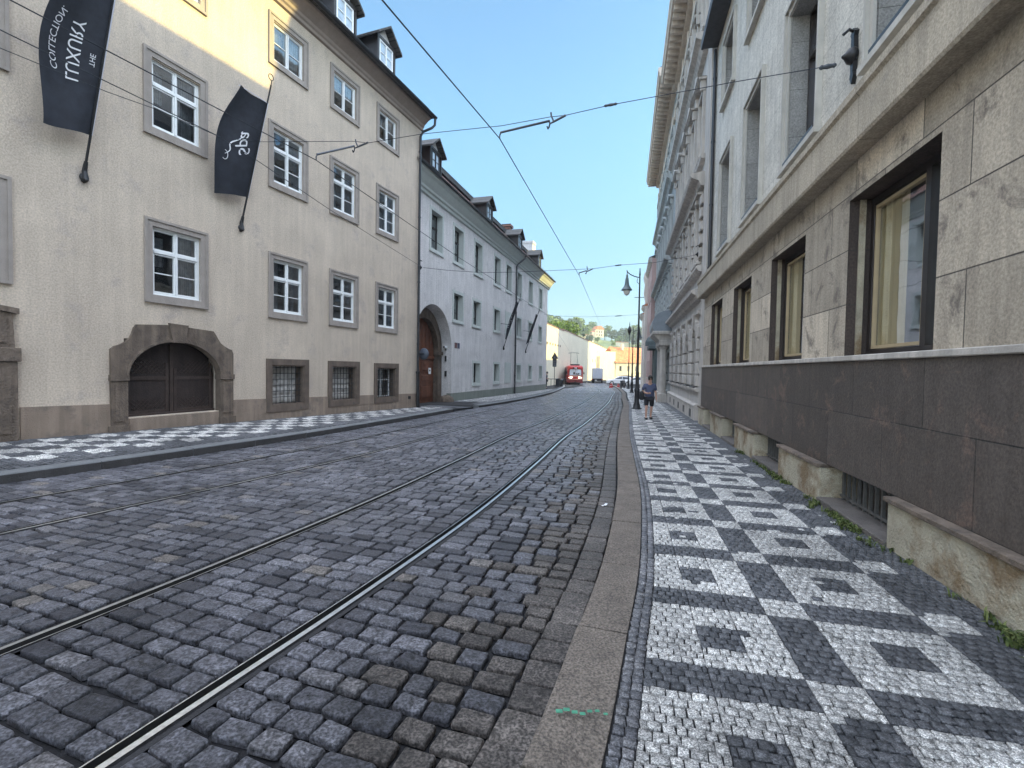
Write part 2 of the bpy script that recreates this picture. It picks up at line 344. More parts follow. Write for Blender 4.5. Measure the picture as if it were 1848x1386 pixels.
T0 = dens([(-12.4, -10), (-9.9, -4.5), (-7.2, 1.2), (-5.35, 5.35), (-4.38, 7.5), (-3.45, 9.9), (-2.62, 12.6), (-.95, 18.6), (1.0, 26.2), (3.5, 37.4), (5.9, 48.0), (8.0, 58.0), (9.25, 68), (9.75, 75), (10.2, 85), (11.5, 100)])
RAILS = [offs(T0, -.7175), offs(T0, .7175), offs(T1, -.7175), offs(T1, .7175)]
KR_out = dens([(-3.9, -8), (-2.1, -3.4), (-.55, .45), (.02, 1.75), (.40, 2.85), (.76, 3.94), (1.27, 5.8), (1.61, 7.24), (2.05, 9.29), (2.86, 12.94), (4.35, 19.2), (5.9, 25.6), (7.6, 33.5), (9.35, 41.0), (10.6, 47), (12.0, 54.3), (13.2, 61), (14.4, 68), (15.6, 76), (18.3, 90), (22, 106)])
KR_in = offs(KR_out, .30)
KL = dens([(-14.6, -9.5), (-10.4, -.8), (-8.55, 3.05), (-6.94, 6.5), (-6.38, 7.75), (-5.68, 9.45), (-5.05, 11.1), (-4.45, 12.95), (-3.35, 16.6), (-2.4, 19.91)])
KL2 = dens([(-1.62, 22.4), (-.11, 26.86), (1.8, 33.85), (3.71, 42.51), (5.3, 52.0), (6.55, 60), (7.3, 66.5), (7.5, 71), (7.0, 76), (5.6, 84), (3.2, 94)])
KLroad = np.vstack([KL, KL2])

# facade frames: origin on the ground, local x along the street, local +y away from the left houses' street side
YL1, YL2, YR = R(20.52), R(16.18), R(13.2)
PL1, PL2, PR = Vector((-4.093, 20.604, 0)), Vector((-3.233, 25.651, 0)), Vector((5.308, 11.923, 0))
def fpt(P0, yaw, u, off=0, side=-1):           # off is measured out into the street
    d = Vector((math.sin(yaw), math.cos(yaw), 0)); n = Vector((-math.cos(yaw), math.sin(yaw), 0))
    return P0 + u*d + side*off*n
def L1z(u): return -.086-.0244*u if u < 0 else -.086-.0093*u

# ------------------------------------------------------------------ ground, road
def sheet(name, mat, xs, ys, dz, label=None):
    b = MB(); idx = {}
    for i, x in enumerate(xs):
        for j, y in enumerate(ys): idx[i, j] = b.vert((x, y, G(x, y)+dz))
    for i in range(len(xs)-1):
        for j in range(len(ys)-1): b.f.append([idx[i, j], idx[i+1, j], idx[i+1, j+1], idx[i, j+1]]); b.m.append(0)
    return b.build(name, mat, kind='structure')
M['earth'] = surf('distant_ground', (.16, .16, .12), .95, .2, .02)
sheet('ground', M['earth'], [-1500, -200, -40, 0, 40, 200, 1500], [-60, -20, 0, 30, 62, 75, 90, 130, 200, 400, 3000], -.12)
sheet('road', M['joint'], [-18, -12, -6, 0, 6, 12, 18, 26], [-12, -6, 0, 6, 12, 20, 30, 40, 50, 62, 66, 70, 75, 80, 90, 120], -.036)

def mesh_stones(name, C, ax, ay, hx, hy, z, mats, midx, tone, oct_=None, h=.02, ins=.012, lift=.006, jit=.006, **k):
    """one mesh of many separate stones; C centres, ax/ay unit axes, hx/hy half sizes"""
    N = len(C); 
    out_v = []; out_f = []; out_m = []; out_t = []; base = 0
    groups = [(np.ones(N, bool), 4)] if oct_ is None else [(oct_, 8), (~oct_, 4)]
    for mask, n in groups:
        n_ = int(mask.sum())
        if not n_: continue
        c, a, b = C[mask], ax[mask], ay[mask]; sx, sy, zz = hx[mask], hy[mask], z[mask]
        if n == 4: S = np.array([(-1, -1), (1, -1), (1, 1), (-1, 1)], float)[None].repeat(n_, 0)
        else:
            k1 = .93 - rng.random((n_, 1))*.10; k2 = .91 - rng.random((n_, 1))*.10; o = np.ones((n_, 1))
            S = np.stack([np.concatenate(p, 1) for p in ((-k1, -o), (k1, -o), (o, -k2), (o, k2), (k1, o), (-k1, o), (-o, k2), (-o, -k2))], 1)
        J = (rng.random((n_, n, 2))-.5)*2*jit
        loc = S*np.stack([sx, sy], 1)[:, None] + J
        rings = []
        tilt = (rng.random((n_, 2))-.5)*.05
        for q, (inset, dz) in enumerate(((0, -h), (.0, -.30*h), (ins*.55, lift*.55), (ins*1.4, lift))):
            if n == 4 and q == 3: continue
            sc = 1 - inset/np.minimum(sx, sy)
            L = loc*sc[:, None, None]
            P = c[:, None, :] + L[..., :1]*a[:, None] + L[..., 1:]*b[:, None]
            Z = zz[:, None] + dz + (L*tilt[:, None]).sum(2)*(0 if q == 0 else 1)
            rings.append(np.concatenate([P, Z[..., None]], 2))
        V = np.concatenate(rings, 1); nr = len(rings)
        F = []
        for q in range(nr-1):
            for e in range(n): F.append((q*n+e, q*n+(e+1) % n, (q+1)*n+(e+1) % n, (q+1)*n+e))
        Fq = np.array(F)
        faces = (Fq[None]+(np.arange(n_)*n*nr)[:, None, None]+base).reshape(-1, 4)
        top = (np.arange((nr-1)*n, nr*n)[None]+(np.arange(n_)*n*nr)[:, None]+base)
        out_v.append(V.reshape(-1, 3)); out_f.append((faces, top)); base += n_*n*nr
        out_m.append((midx[mask].repeat(len(F)), midx[mask])); out_t.append(tone[mask].repeat(n*nr))
    V = np.concatenate(out_v); me = bpy.data.meshes.new(name)
    loops = []; starts = []; tot = []; mi = []; p = 0
    for (fq, tp), (m1, m2) in zip(out_f, out_m):
        for arr, mm in ((fq, m1), (tp, m2)):
            loops.append(arr.ravel()); kf = arr.shape[1]
            starts.append(p+np.arange(len(arr))*kf); tot.append(np.full(len(arr), kf)); mi.append(mm); p += arr.size
    loops = np.concatenate(loops); starts = np.concatenate(starts); tot = np.concatenate(tot); mi = np.concatenate(mi)
    me.vertices.add(len(V)); me.vertices.foreach_set('co', V.ravel().astype(np.float32))
    me.loops.add(len(loops)); me.loops.foreach_set('vertex_index', loops.astype(np.int32))
    me.polygons.add(len(starts)); me.polygons.foreach_set('loop_start', starts.astype(np.int32))
    me.polygons.foreach_set('loop_total', tot.astype(np.int32))
    for m_ in mats: me.materials.append(m_)
    me.polygons.foreach_set('material_index', mi.astype(np.int32))
    me.update(calc_edges=True); me.validate()
    at = me.attributes.new('tone', 'FLOAT', 'POINT'); at.data.foreach_set('value', np.concatenate(out_t).astype(np.float32))
    o = bpy.data.objects.new(name, me); COL.objects.link(o); return tag(o, **k)

def path_coords(c, path, cum, tan):            # curve -> t as a function of s along the path
    S = []; T = []
    for p in c:
        d = path-p; k = int(np.argmin((d*d).sum(1))); v = p-path[k]
        S.append(cum[k]+v@tan[k]); T.append(v@np.array([tan[k][1], -tan[k][0]]))
    o = np.argsort(S); return np.array(S)[o], np.array(T)[o]

def lay_setts():
    path = T1; tan = np.gradient(path, axis=0); tan /= np.linalg.norm(tan, axis=1)[:, None]
    cum = np.concatenate([[0], np.cumsum(np.linalg.norm(np.diff(path, axis=0), axis=1))])
    cs = [path_coords(c, path, cum, tan) for c in (KLroad, *RAILS, KR_out)]
    i0 = int(np.argmin(np.abs(path[:, 1]-(-.6)))); s = cum[i0]; send = cum[int(np.argmin(np.abs(path[:, 1]-86)))]
    C = []; AX = []; AY = []; HX = []; HY = []; TO = []; MI = []
    while s < send:
        k = min(int(np.searchsorted(cum, s)), len(path)-1)
        far = path[k][1]
        step = .158 + rng.normal()*.013 if far < 30 else (.17 if far < 50 else .26)
        wd = .203 if far < 30 else (.22 if far < 50 else .34)
        t = [np.interp(s, a, b) for a, b in cs]
        x, y = np.interp(s, cum, path[:, 0]), np.interp(s, cum, path[:, 1]); tx, ty = np.interp(s, cum, tan[:, 0]), np.interp(s, cum, tan[:, 1]); nx, ny = ty, -tx
        wig = rng.normal()*.01
        for q in range(5):
            lo = t[q] + (.075 if q > 0 else .0); hi = t[q+1] - (.075 if q < 4 else 0)
            if q == 0: lo = max(lo, -10.5)
            edge = 0
            if q == 4:                         # two gutter rows of larger setts along the kerb
                edge = min(.215, max(0, hi-lo-.3)); 
            if hi-lo < .08: continue
            n = max(1, round((hi-edge-lo)/wd)) if q > 0 else max(1, int((hi-lo)/wd))
            wts = 1+(rng.random(n)-.5)*.55; wts = wts/wts.sum()*(hi-edge-lo)
            p = lo
            for wv in wts:
                tt = p+wv/2; p += wv
                bow = .035*math.sin(tt*1.1+s*.2)
                C.append((x+nx*tt+tx*bow, y+ny*tt+ty*bow)); AX.append((nx, ny)); AY.append((tx, ty))
                HX.append(wv/2-.0105-rng.random()*.006); HY.append(step/2-.0125-rng.random()*.007)
                TO.append(min(.99, max(.0, rng.normal(.45, .24)))); MI.append(1 if q == 4 and rng.random() < (1.05-(hi-edge-tt)/.75) else 0)
        s += step
    # gutter setts
    kt = np.gradient(KR_out, axis=0); kt /= np.linalg.norm(kt, axis=1)[:, None]
    kc = np.concatenate([[0], np.cumsum(np.linalg.norm(np.diff(KR_out, axis=0), axis=1))])
    for row in range(1):
        s = kc[int(np.argmin(np.abs(KR_out[:, 1]-.3)))]
        while s < kc[-1]-12:
            k = min(int(np.searchsorted(kc, s)), len(kc)-2); y = KR_out[k][1]
            ln = (.20+rng.random()*.05) if y < 30 else .4
            f = (s-kc[k-1])/(kc[k]-kc[k-1]) if k > 0 else 0
            p = KR_out[k-1]+(KR_out[k]-KR_out[k-1])*f; t_ = kt[k]; nn = np.array([t_[1], -t_[0]])
            cc = p - nn*(.012+.105+row*.22)
            if y > 66: break
            C.append(tuple(cc)); AX.append(tuple(nn)); AY.append(tuple(t_)); HX.append(.099); HY.append(ln/2-.008)
            TO.append(min(.99, max(.01, rng.normal(.5, .2)))); MI.append(1); s += ln
    C = np.array(C); AX = np.array(AX); AY = np.array(AY)
    z = np.array([G(*c) for c in C]) + rng.normal(size=len(C))*.0022
    near = C[:, 1] < 14
    a = rng.normal(size=len(C))*.035; ca, sa = np.cos(a)[:, None], np.sin(a)[:, None]
    AX2 = AX*ca+AY*sa; AY2 = AY*ca-AX*sa
    mesh_stones('cobblestones', C, AX2, AY2, np.array(HX), np.array(HY), z, [M['sett'], M['sett_e']], np.array(MI), np.array(TO), oct_=near,
                h=.030, ins=.005, lift=.004, jit=.006, kind='stuff', label='grey granite cobblestones laid in rows across the tram street', cat='paving')
lay_setts()

# rails with running head, groove and keeper lip
def rail(c, inner, label):
    b = MB(); P = c[(c[:, 1] > -3)]
    sg = inner                                  # +1: groove to the right of the line
    prof = [(-.070, -.012, 1), (-.034, -.012, 1), (-.028, .002, 0), (.006, .003, 0), (.010, -.035, 2), (.058, -.035, 2), (.062, .000, 0), (.070, .000, 0), (.072, -.012, 1), (.085, -.012, 1)]
    rows = []
    for t, z, m_ in prof:
        q = offs(P, sg*t); rows.append([(x, y, G(x, y)+z) for x, y in q])
    mats = [1, 1, 0, 2, 2, 2, 0, 1, 1]
    for k in range(len(rows)-1): b.mi = mats[k]; b.strip(rows[k], rows[k+1])
    o = b.build('tram_rail', [M['steel'], M['asph'], M['steel_dk']], label=label, cat='rail', group='grooved tram rails in the cobbled street')
    return o
rail(RAILS[0], 1, 'leftmost steel tram rail, next to the left kerb')
rail(RAILS[1], -1, 'second steel tram rail from the left kerb')
rail(RAILS[2], 1, 'third steel tram rail from the left kerb')
rail(RAILS[3], -1, 'rightmost steel tram rail, nearest the mosaic pavement')

# kerbs
def kerb_line(c, cin, ht, base, blk, mat, name, y0, y1):
    """row of kerb blocks with joints: top face, rounded road edge, road face; one mesh, the kerb is one long line"""
    b = MB(); cum = np.concatenate([[0], np.cumsum(np.linalg.norm(np.diff(c, axis=0), axis=1))])
    s = cum[int(np.argmin(np.abs(c[:, 1]-y0)))]; e = cum[int(np.argmin(np.abs(c[:, 1]-y1)))]
    f = lambda q, A: np.array([np.interp(q, cum, A[:, 0]), np.interp(q, cum, A[:, 1])])
    while s < e:
        L = blk*(.85+random.random()*.3); n = 4; jz = random.uniform(-.004, .004); jo = random.uniform(-.004, .004)
        rows = [[] for _ in range(6)]
        for k in range(n+1):
            q = s+.007+(L-.014)*k/n; o, i = f(q, c), f(q, cin); d = (i-o)/np.linalg.norm(i-o); o = o+d*jo
            z = G(*o)+jz
            for r_, (a, h) in enumerate(((0, base), (0.004, ht-.022), (.012, ht-.006), (.03, ht), (None, ht), (None, base))):
                p = o+d*a if a is not None else i
                rows[r_].append((p[0], p[1], z+h))
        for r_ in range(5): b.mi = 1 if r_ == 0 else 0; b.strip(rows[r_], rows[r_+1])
        b.mi = 0
        for e_ in (0, -1): b.face([r_[e_] for r_ in rows])
        s += L
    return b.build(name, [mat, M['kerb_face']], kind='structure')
M['kerb_face'] = surf('road_grime_on_kerb', (.045, .042, .042), .8, .25, 4, .8, 60, speck=.3)  # road face of the kerbs: its shade is put into the darker colour
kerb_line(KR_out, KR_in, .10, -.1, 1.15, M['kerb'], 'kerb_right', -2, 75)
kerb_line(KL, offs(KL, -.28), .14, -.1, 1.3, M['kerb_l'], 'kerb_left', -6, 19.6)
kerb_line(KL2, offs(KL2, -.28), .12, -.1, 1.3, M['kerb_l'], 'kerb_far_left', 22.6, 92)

# right pavement: bedding sheet and mosaic
def rp(p, v):                                   # frame of the right-hand houses: p across, v along
    c, s_ = math.cos(YR), math.sin(YR); return (p*c+v*s_, -p*s_+v*c)
def rpv(x, y):
    c, s_ = math.cos(YR), math.sin(YR); return x*c-y*s_, x*s_+y*c
PW = 2.44                                       # wall line
b = MB(); q = KR_in[(KR_in[:, 1] > -6)]; a_, b_ = [], []
for x, y in q:
    v = rpv(x, y)[1]; wx, wy = rp(PW+(.3 if v < 75 else 14), v)
    a_.append((x-.02, y, G(x, y)+.085)); b_.append((wx, wy, G(wx, wy)+.085))
b.strip(a_, b_); b.build('pavement_right', M['joint_w'], kind='structure')
KP = np.array([rpv(x, y) for x, y in KR_in]); o_ = np.argsort(KP[:, 1]); KPv, KPp = KP[o_, 1], KP[o_, 0]
V0 = 4.547                                      # upper edge of a white cross stone (see below)
def mosaic_right():
    C = []; H = []; HY = []; MI = []; TO = []; A = []
    g = .062; per = .93
    v = .6
    while v < 62:
        fac = 1 if v < 13 else (2 if v < 30 else 4)
        gs = g*fac; kp = float(np.interp(v, KPv, KPp))
        p = PW-.03 if v < 16 else PW+.1; row = int(round(v/gs))
        pm = kp+.118
        # two border rows along the kerb
        if fac <= 2:
            for r_ in range(2):
                C.append(rp(kp+.010+.026+r_*.054, v+rng.normal()*.003)); H.append(.0245); HY.append(gs/2-.004 if fac == 1 else gs/2-.006); MI.append(2); TO.append(rng.random())
        bounds = [pm, .45, .69, .92, 1.18, 1.41, 1.65, 1.87, 2.13, p]
        if pm > .38: bounds = [pm]+[x for x in bounds[1:] if x > pm+.03]
        for ia, (xa, xb) in enumerate(zip(bounds, bounds[1:])):
            nn_ = max(1, round((xb-xa)/gs)); cw = (xb-xa)/nn_
            sh = ((row+ia) % 2)*.5
            es = [xa+cw*(j+(.5 if sh else 0)+(rng.random()-.5)*.22) for j in range(0 if not sh else 0, nn_+1)]
            es = [xa]+[e for e in es if xa+cw*.35 < e < xb-cw*.35]+[xb]
            for q0, q1 in zip(es, es[1:]):
                q = (q0+q1)/2
                jv = v+rng.normal()*.0022
                vv = (v + .030*math.sin(q*2.1+.6) + .05*max(0, q-1.2)*math.sin((q-1.1)*3.6) - V0) % per   # distance past the cross
                band = vv > per-.25
                white = False
                if q < .92: white = not band and not (.45 < q < .69 and .23 < vv < .48)
                elif q < 1.18: white = band
                elif q < 1.87: white = not band and not (1.41 < q < 1.65 and .23 < vv < .48)
                elif q < 2.13: white = band
                if rng.random() < .010: white = not white
                C.append(rp(q, jv)); H.append((q1-q0)/2-.0024*math.sqrt(fac)-rng.random()*.0015); HY.append(gs/2-.0026*math.sqrt(fac)-rng.random()*.0025)
                MI.append(0 if white else 1); TO.append(min(.99, max(.01, rng.normal(.5, .26))))
        v += gs
    C = np.array(C); N = len(C); ax = np.array([rp(1, 0)]*N); ay = np.array([rp(0, 1)]*N)
    a = rng.normal(size=N)*.05; ca, sa = np.cos(a)[:, None], np.sin(a)[:, None]; AX = ax*ca+ay*sa; AY = ay*ca-ax*sa
    z = np.array([G(*c) for c in C])+.10+rng.normal(size=N)*.0012
    MI = np.array(MI); 
    mesh_stones('mosaic_paving', C, AX, AY, np.array(H), np.array(HY), z, [M['mos_w'], M['mos_d'], M['mos_g']], MI, np.array(TO),
                h=.012, ins=.0022, lift=.002, jit=.0036, kind='stuff', label='black and white stone mosaic paving with square pattern on the right pavement', cat='paving')
M['mos_g'] = stones('grey_border_stone', (.09, .09, .10), (.19, .185, .19), .55, .6, 50, .45, bd=.006)
mosaic_right()

# left pavement: ruled surface between kerb and the house fronts
def left_wall_point(x, y):                      # the point on the house line opposite a kerb point
    if y < 21.0:
        d = np.array([math.sin(YL1), math.cos(YL1)]); P0 = np.array(PL1[:2]); u = (np.array([x, y])-P0)@d; p = P0+u*d
        return p, L1z(u)
    d = np.array([math.sin(YL2), math.cos(YL2)]); P0 = np.array(PL2[:2]); u = (np.array([x, y])-P0)@d; p = P0+u*d
    return p, G(*p)+.10
def left_pavement():
    kl = offs(KL, -.27); kl2 = offs(KL2, -.27)
    mid = dens([tuple(kl[-1]), (-2.55, 20.4), (-2.35, 21.6), tuple(kl2[0])], .3)
    edge = np.vstack([kl, mid[1:-1], kl2[kl2[:, 1] < 73]])
    a_, b_ = [], []
    for x, y in edge:
        if y < -7: continue
        p, z = left_wall_point(x, y); n = (p-np.array([x, y])); n /= np.linalg.norm(n); p2 = p+n*(.5 if y < 20 or y > 26 else 1.6)
        dz = .14 if y < 19.6 else (.12 if y > 22.6 else .03)
        a_.append((x, y, G(x, y)+dz-.012)); b_.append((p2[0], p2[1], z-.012 if y < 20 or y > 26 else min(z, G(x, y)+.06)))
    b = MB(); b.strip(a_, b_); b.build('pavement_left', M['joint_w'], kind='structure')
    C = []; AX = []; AY = []; H = []; HY = []; Z = []; MI = []; TO = []
    for (P0, yaw, u0_, u1_) in ((PL1, YL1, -22, .6), (PL2, YL2, -3.2, 25)):
        d = np.array([math.sin(yaw), math.cos(yaw)]); n = np.array([math.cos(yaw), -math.sin(yaw)]); P0 = np.array(P0[:2])
        gs = .085
        E = np.array([((p-P0)@d, (p-P0)@n) for p in edge]); o = np.argsort(E[:, 0])
        u = u0_
        while u < u1_:
            w_ = float(np.interp(u, E[o, 0], E[o, 1])); k = int(u/gs)
            t = .02+(k % 2)*gs*.5
            while t < w_-gs*.5:
                c = P0+u*d+t*n; f = t/max(w_, .1); zk = G(*(P0+u*d+w_*n))+(.14 if yaw == YL1 else .12)
                if yaw == YL2 and u < -1.2: zk = G(*c)+.03
                zw = L1z(u) if yaw == YL1 else (G(*c)+.10)
                if yaw == YL2 and u < 0: zw = G(*c)+.05
                Z.append(zw*(1-f)+zk*f)
                C.append(c); AX.append(n); AY.append(d); H.append(gs/2-.005); HY.append(gs/2-.005)
                sq = .40; i = int(math.floor(u/sq)); j = int(math.floor((w_-.42-t)/(sq*.8)))
                white = ((i+j) % 2 == 0) and t < w_-.42 and t > .12
                if yaw == YL2 and u < .3: white = False
                MI.append(0 if white else 1); TO.append(min(.99, max(.01, rng.normal(.5, .22))))
                t += gs
            u += gs
    mesh_stones('checker_paving', np.array(C), np.array(AX), np.array(AY), np.array(H), np.array(HY), np.array(Z), [M['mos_w'], M['mos_d']], np.array(MI), np.array(TO),
                h=.012, ins=.005, lift=.002, jit=.005, kind='stuff', label='black and white checkered stone paving on the left pavement', cat='paving')
left_pavement()
# ------------------------------------------------------------------ facade building blocks (u along the front, off out into the street, z up)
def ffn(side): return lambda p: (p[0], side*p[1], p[2])
def facade_wall(b, u0, u1, z0, z1, holes, off=0, thick=.5):
    """wall plane with real openings; material 0 wall, 1 reveal, 2 dark room behind"""
    us = sorted({u0, u1, *[h[0] for h in holes], *[h[1] for h in holes]}); zs = sorted({z0, z1, *[h[2] for h in holes], *[h[3] for h in holes]})
    us = [u for u in us if u0 <= u <= u1]; zs = [z for z in zs if z0 <= z <= z1]
    def inside(u, z): return any(h[0] < u < h[1] and h[2] < z < h[3] for h in holes)
    for i in range(len(us)-1):
        for j in range(len(zs)-1):
            if inside((us[i]+us[i+1])/2, (zs[j]+zs[j+1])/2): continue
            b.mi = 0; b.face([(us[i], off, zs[j]), (us[i+1], off, zs[j]), (us[i+1], off, zs[j+1]), (us[i], off, zs[j+1])])
    for h in holes:
        a, c, e, f, d = h[:5]; y = off-d
        b.mi = 1
        b.face([(a, off, e), (a, off, f), (a, y, f), (a, y, e)]); b.face([(c, off, e), (c, off, f), (c, y, f), (c, y, e)])
        b.face([(a, off, f), (c, off, f), (c, y, f), (a, y, f)]); b.face([(a, off, e), (c, off, e), (c, y, e), (a, y, e)])
        b.mi = 2; b.face([(a, y, e), (c, y, e), (c, y, f), (a, y, f)])
    b.mi = 0
def profile_run(b, prof, u0, u1, cap=True):     # moulding: (off, z) profile swept along u
    rows = [[(u0, o, z), (u1, o, z)] for o, z in prof]
    for k in range(len(rows)-1): b.strip(rows[k], rows[k+1])
    if cap:
        for u in (u0, u1): b.face([(u, o, z) for o, z in prof])
def ring(b, w, h, t, y0, y1, z0=0):             # rectangular frame centred on u=0, standing on z0
    b.box(-w/2, -w/2+t, y0, y1, z0, z0+h); b.box(w/2-t, w/2, y0, y1, z0, z0+h)
    b.box(-w/2+t, w/2-t, y0, y1, z0, z0+t); b.box(-w/2+t, w/2-t, y0, y1, z0+h-t, z0+h)
def put(src, parent, u, z, off=0, side=-1, first=False, **k):
    o = src if first else copy_tree(src, parent)
    o.parent = parent; o.location = (u, side*off, z); return tag(o, **k)

# ================================================================== LEFT HOUSE (beige, hotel)
L1 = empty('townhouse', PL1, math.pi/2-YL1, label='large beige plastered townhouse with white windows and brown cornice on the left', cat='house')
f1 = ffn(-1)
cols = [-10.16, -6.94, -4.56, -2.15]
cols_l = [-13.75, -16.6, -19.4, -22.2]
H1 = []
for c in cols+cols_l:
    H1 += [(c-.56, c+.56, 3.11, 4.59, .42), (c-.56, c+.56, 6.70, 8.15, .42), (c-.56, c+.56, 10.0, 11.06, .42)]
cell = [-6.94, -4.53, -2.12]
for c in cell: H1.append((c-.61, c+.61, .44, 1.64, .62))
H1.append((-11.28, -9.10, .46, 2.12, .40)); H1.append((-16.3, -13.55, -.2, 3.0, .5))
b = MB(f1); facade_wall(b, -26, .22, -1, 11.7, H1)
b.mi = 0; b.face([(.22, 0, -1), (.22, -10, -1), (.22, -10, 12.1), (.22, 0, 11.7)]); b.face([(-26, 0, -1), (-26, -10, -1), (-26, -10, 12.1), (-26, 0, 11.7)])
b.box(-26, .22, -.9, -.86, -1, 11.7); b.build('wall', [M['stucco'], M['stucco'], M['room']], L1)
b = MB(f1)
def pz(u): return .505-.0228*u
def plseg(a, c, top=None):
    n = 3
    for k in range(n):
        x0, x1 = a+(c-a)*k/n, a+(c-a)*(k+1)/n; t0, t1 = (pz(x0), pz(x1)) if top is None else (top, top)
        b.face([(x0, .022, -1), (x1, .022, -1), (x1, .022, t1), (x0, .022, t0)]); b.face([(x0, .022, t0), (x1, .022, t1), (x1, 0, t1), (x0, 0, t0)])
    for x in (a, c): t = pz(x) if top is None else top; b.face([(x, 0, -1), (x, .022, -1), (x, .022, t), (x, 0, t)])
plseg(-26, -17.2); plseg(-12.95, -11.55); plseg(-8.78, -7.72); plseg(-6.16, -5.31); plseg(-3.75, -2.90); plseg(-1.34, .22)
plseg(-7.72, -6.16, .285); plseg(-5.31, -3.75, .285); plseg(-2.90, -1.34, .24)
plseg(-11.2, -9.15, .44)
b.build('plinth', M['stucco_base'], L1)
b = MB(f1); profile_run(b, [(0, 11.60), (.07, 11.63), (.075, 11.72), (.12, 11.76), (.14, 11.84), (.22, 11.90), (.34, 12.0), (.42, 12.03), (.44, 12.12), (0, 12.12)], -26, .26)
b.build('cornice', M['cornice'], L1)
b = MB(f1)
ev = (.56, 12.15); rz = lambda o: ev[1]+(ev[0]-o)*.80
b.face([(-26, ev[0], ev[1]), (.34, ev[0], ev[1]), (.34, -6, rz(-6)), (-26, -6, rz(-6))])
b.face([(-26, ev[0], ev[1]-.06), (.34, ev[0], ev[1]-.06), (.34, .42, 12.10), (-26, .42, 12.10)]); b.face([(-26, ev[0], ev[1]-.06), (.34, ev[0], ev[1]-.06), (.34, ev[0], ev[1]), (-26, ev[0], ev[1])])
b.face([(.34, .44, 12.1), (.34, ev[0], ev[1]), (.34, -6, rz(-6)), (.34, -10, 12.1)]); b.face([(-26, -6, rz(-6)), (.34, -6, rz(-6)), (.34, -11, 12.5), (-26, -11, 12.5)])
b.build('roof', M['tile_dk'], L1)
b = MB(f1)                                       # gutter: half-round channel with brackets
n = 8; rows = []
for k in range(n+1):
    t = math.pi*k/n; rows.append([(-26, .62-.075*math.cos(t), 12.13-.08*math.sin(t)), (.36, .62-.075*math.cos(t), 12.13-.08*math.sin(t))])
for k in range(n): b.strip(rows[k], rows[k+1])
for u in (-26, .36): b.face([r_[0 if u < 0 else 1] for r_ in rows])
b.build('gutter', M['pipe'], L1)
b = MB(f1); b.tube([(.30, .62, 12.06), (.30, .60, 11.80), (.22, .52, 11.66), (.02, .20, 11.45), (-.04, .13, 11.25), (-.05, .12, 9), (-.05, .12, 5), (-.05, .12, 1.35)], .052, 10)
for z in (10.6, 7.9, 5.2, 2.6): b.lathe([(.062, -.03), (.066, 0), (.062, .03)], (-.05, .12, z), 10)
b.build('drainpipe', M['pipe'], L1)
b = MB(f1); b.tube([(-.05, .13, 1.40), (-.05, .13, .3), (-.05, .15, -.15)], .075, 10); b.lathe([(.085, -.05), (.09, 0), (.085, .05)], (-.05, .13, 1.40), 12)
b.build('lower_pipe', M['iron'], L1, label='thicker cast iron foot of the drainpipe')
b = MB(f1)                                       # snow guard along the eave
for k in range(28): u = .1-k*.42; b.tube([(u, .44, 12.22), (u, .40, 12.44)], .012, 5)
b.tube([(.15, .41, 12.42), (-11.4, .41, 12.42)], .010, 5); b.build('snow_guard', M['iron'], L1)

def win_tall():
    """casement with top lights, stone surround"""
    b = MB(f1); ring(b, 1.44, 1.82, .055, -.02, .05); b2 = b
    b.box(-.665, -.55, -.02, .03, .055, 1.765); b.box(.55, .665, -.02, .03, .055, 1.765); b.box(-.55, .55, -.02, .03, .055, .175); b.box(-.55, .55, -.02, .03, 1.655, 1.765)
    s = b.build('window', M['surround'])
    b = MB(f1); ring(b, 1.10, 1.48, .05, -.11, -.045, .175)
    b.box(-.495, .495, -.10, -.035, 1.095, 1.15); b.box(-.022, .022, -.095, -.03, .23, 1.60)
    for s_ in (-1, 1):
        x0, x1 = (-.495, -.022) if s_ < 0 else (.022, .495)
        for z0, z1 in ((.23, 1.085), (1.155, 1.60)):
            b.box(x0, x0+.026, -.10, -.055, z0, z1); b.box(x1-.026, x1, -.10, -.055, z0, z1); b.box(x0+.026, x1-.026, -.10, -.055, z0, z0+.034); b.box(x0+.026, x1-.026, -.10, -.055, z1-.028, z1)
        b.box(x0+.045, x1-.045, -.09, -.06, .655, .675)
    b.box(-.57, .57, -.05, .015, .150, .182)
    b.build('frame', M['white'], s)
    b = MB(f1); b.face([(-.5, -.082, .23), (.5, -.082, .23), (.5, -.082, 1.6), (-.5, -.082, 1.6)]); b.build('pane', M['glass'], s)
    b = MB(f1)
    for x0, x1, z0 in ((-.52, -.18, .2), (.16, .52, .2)):
        r1 = []; r2 = []
        for k in range(25):
            x = x0+(x1-x0)*k/24; y = -.24+.02*math.sin(k*1.9); r1.append((x, y, z0)); r2.append((x, y, 1.62))
        b = MB(f1); b.strip(r1, r2); b.build('curtain', M['curtain'], s)
    return s
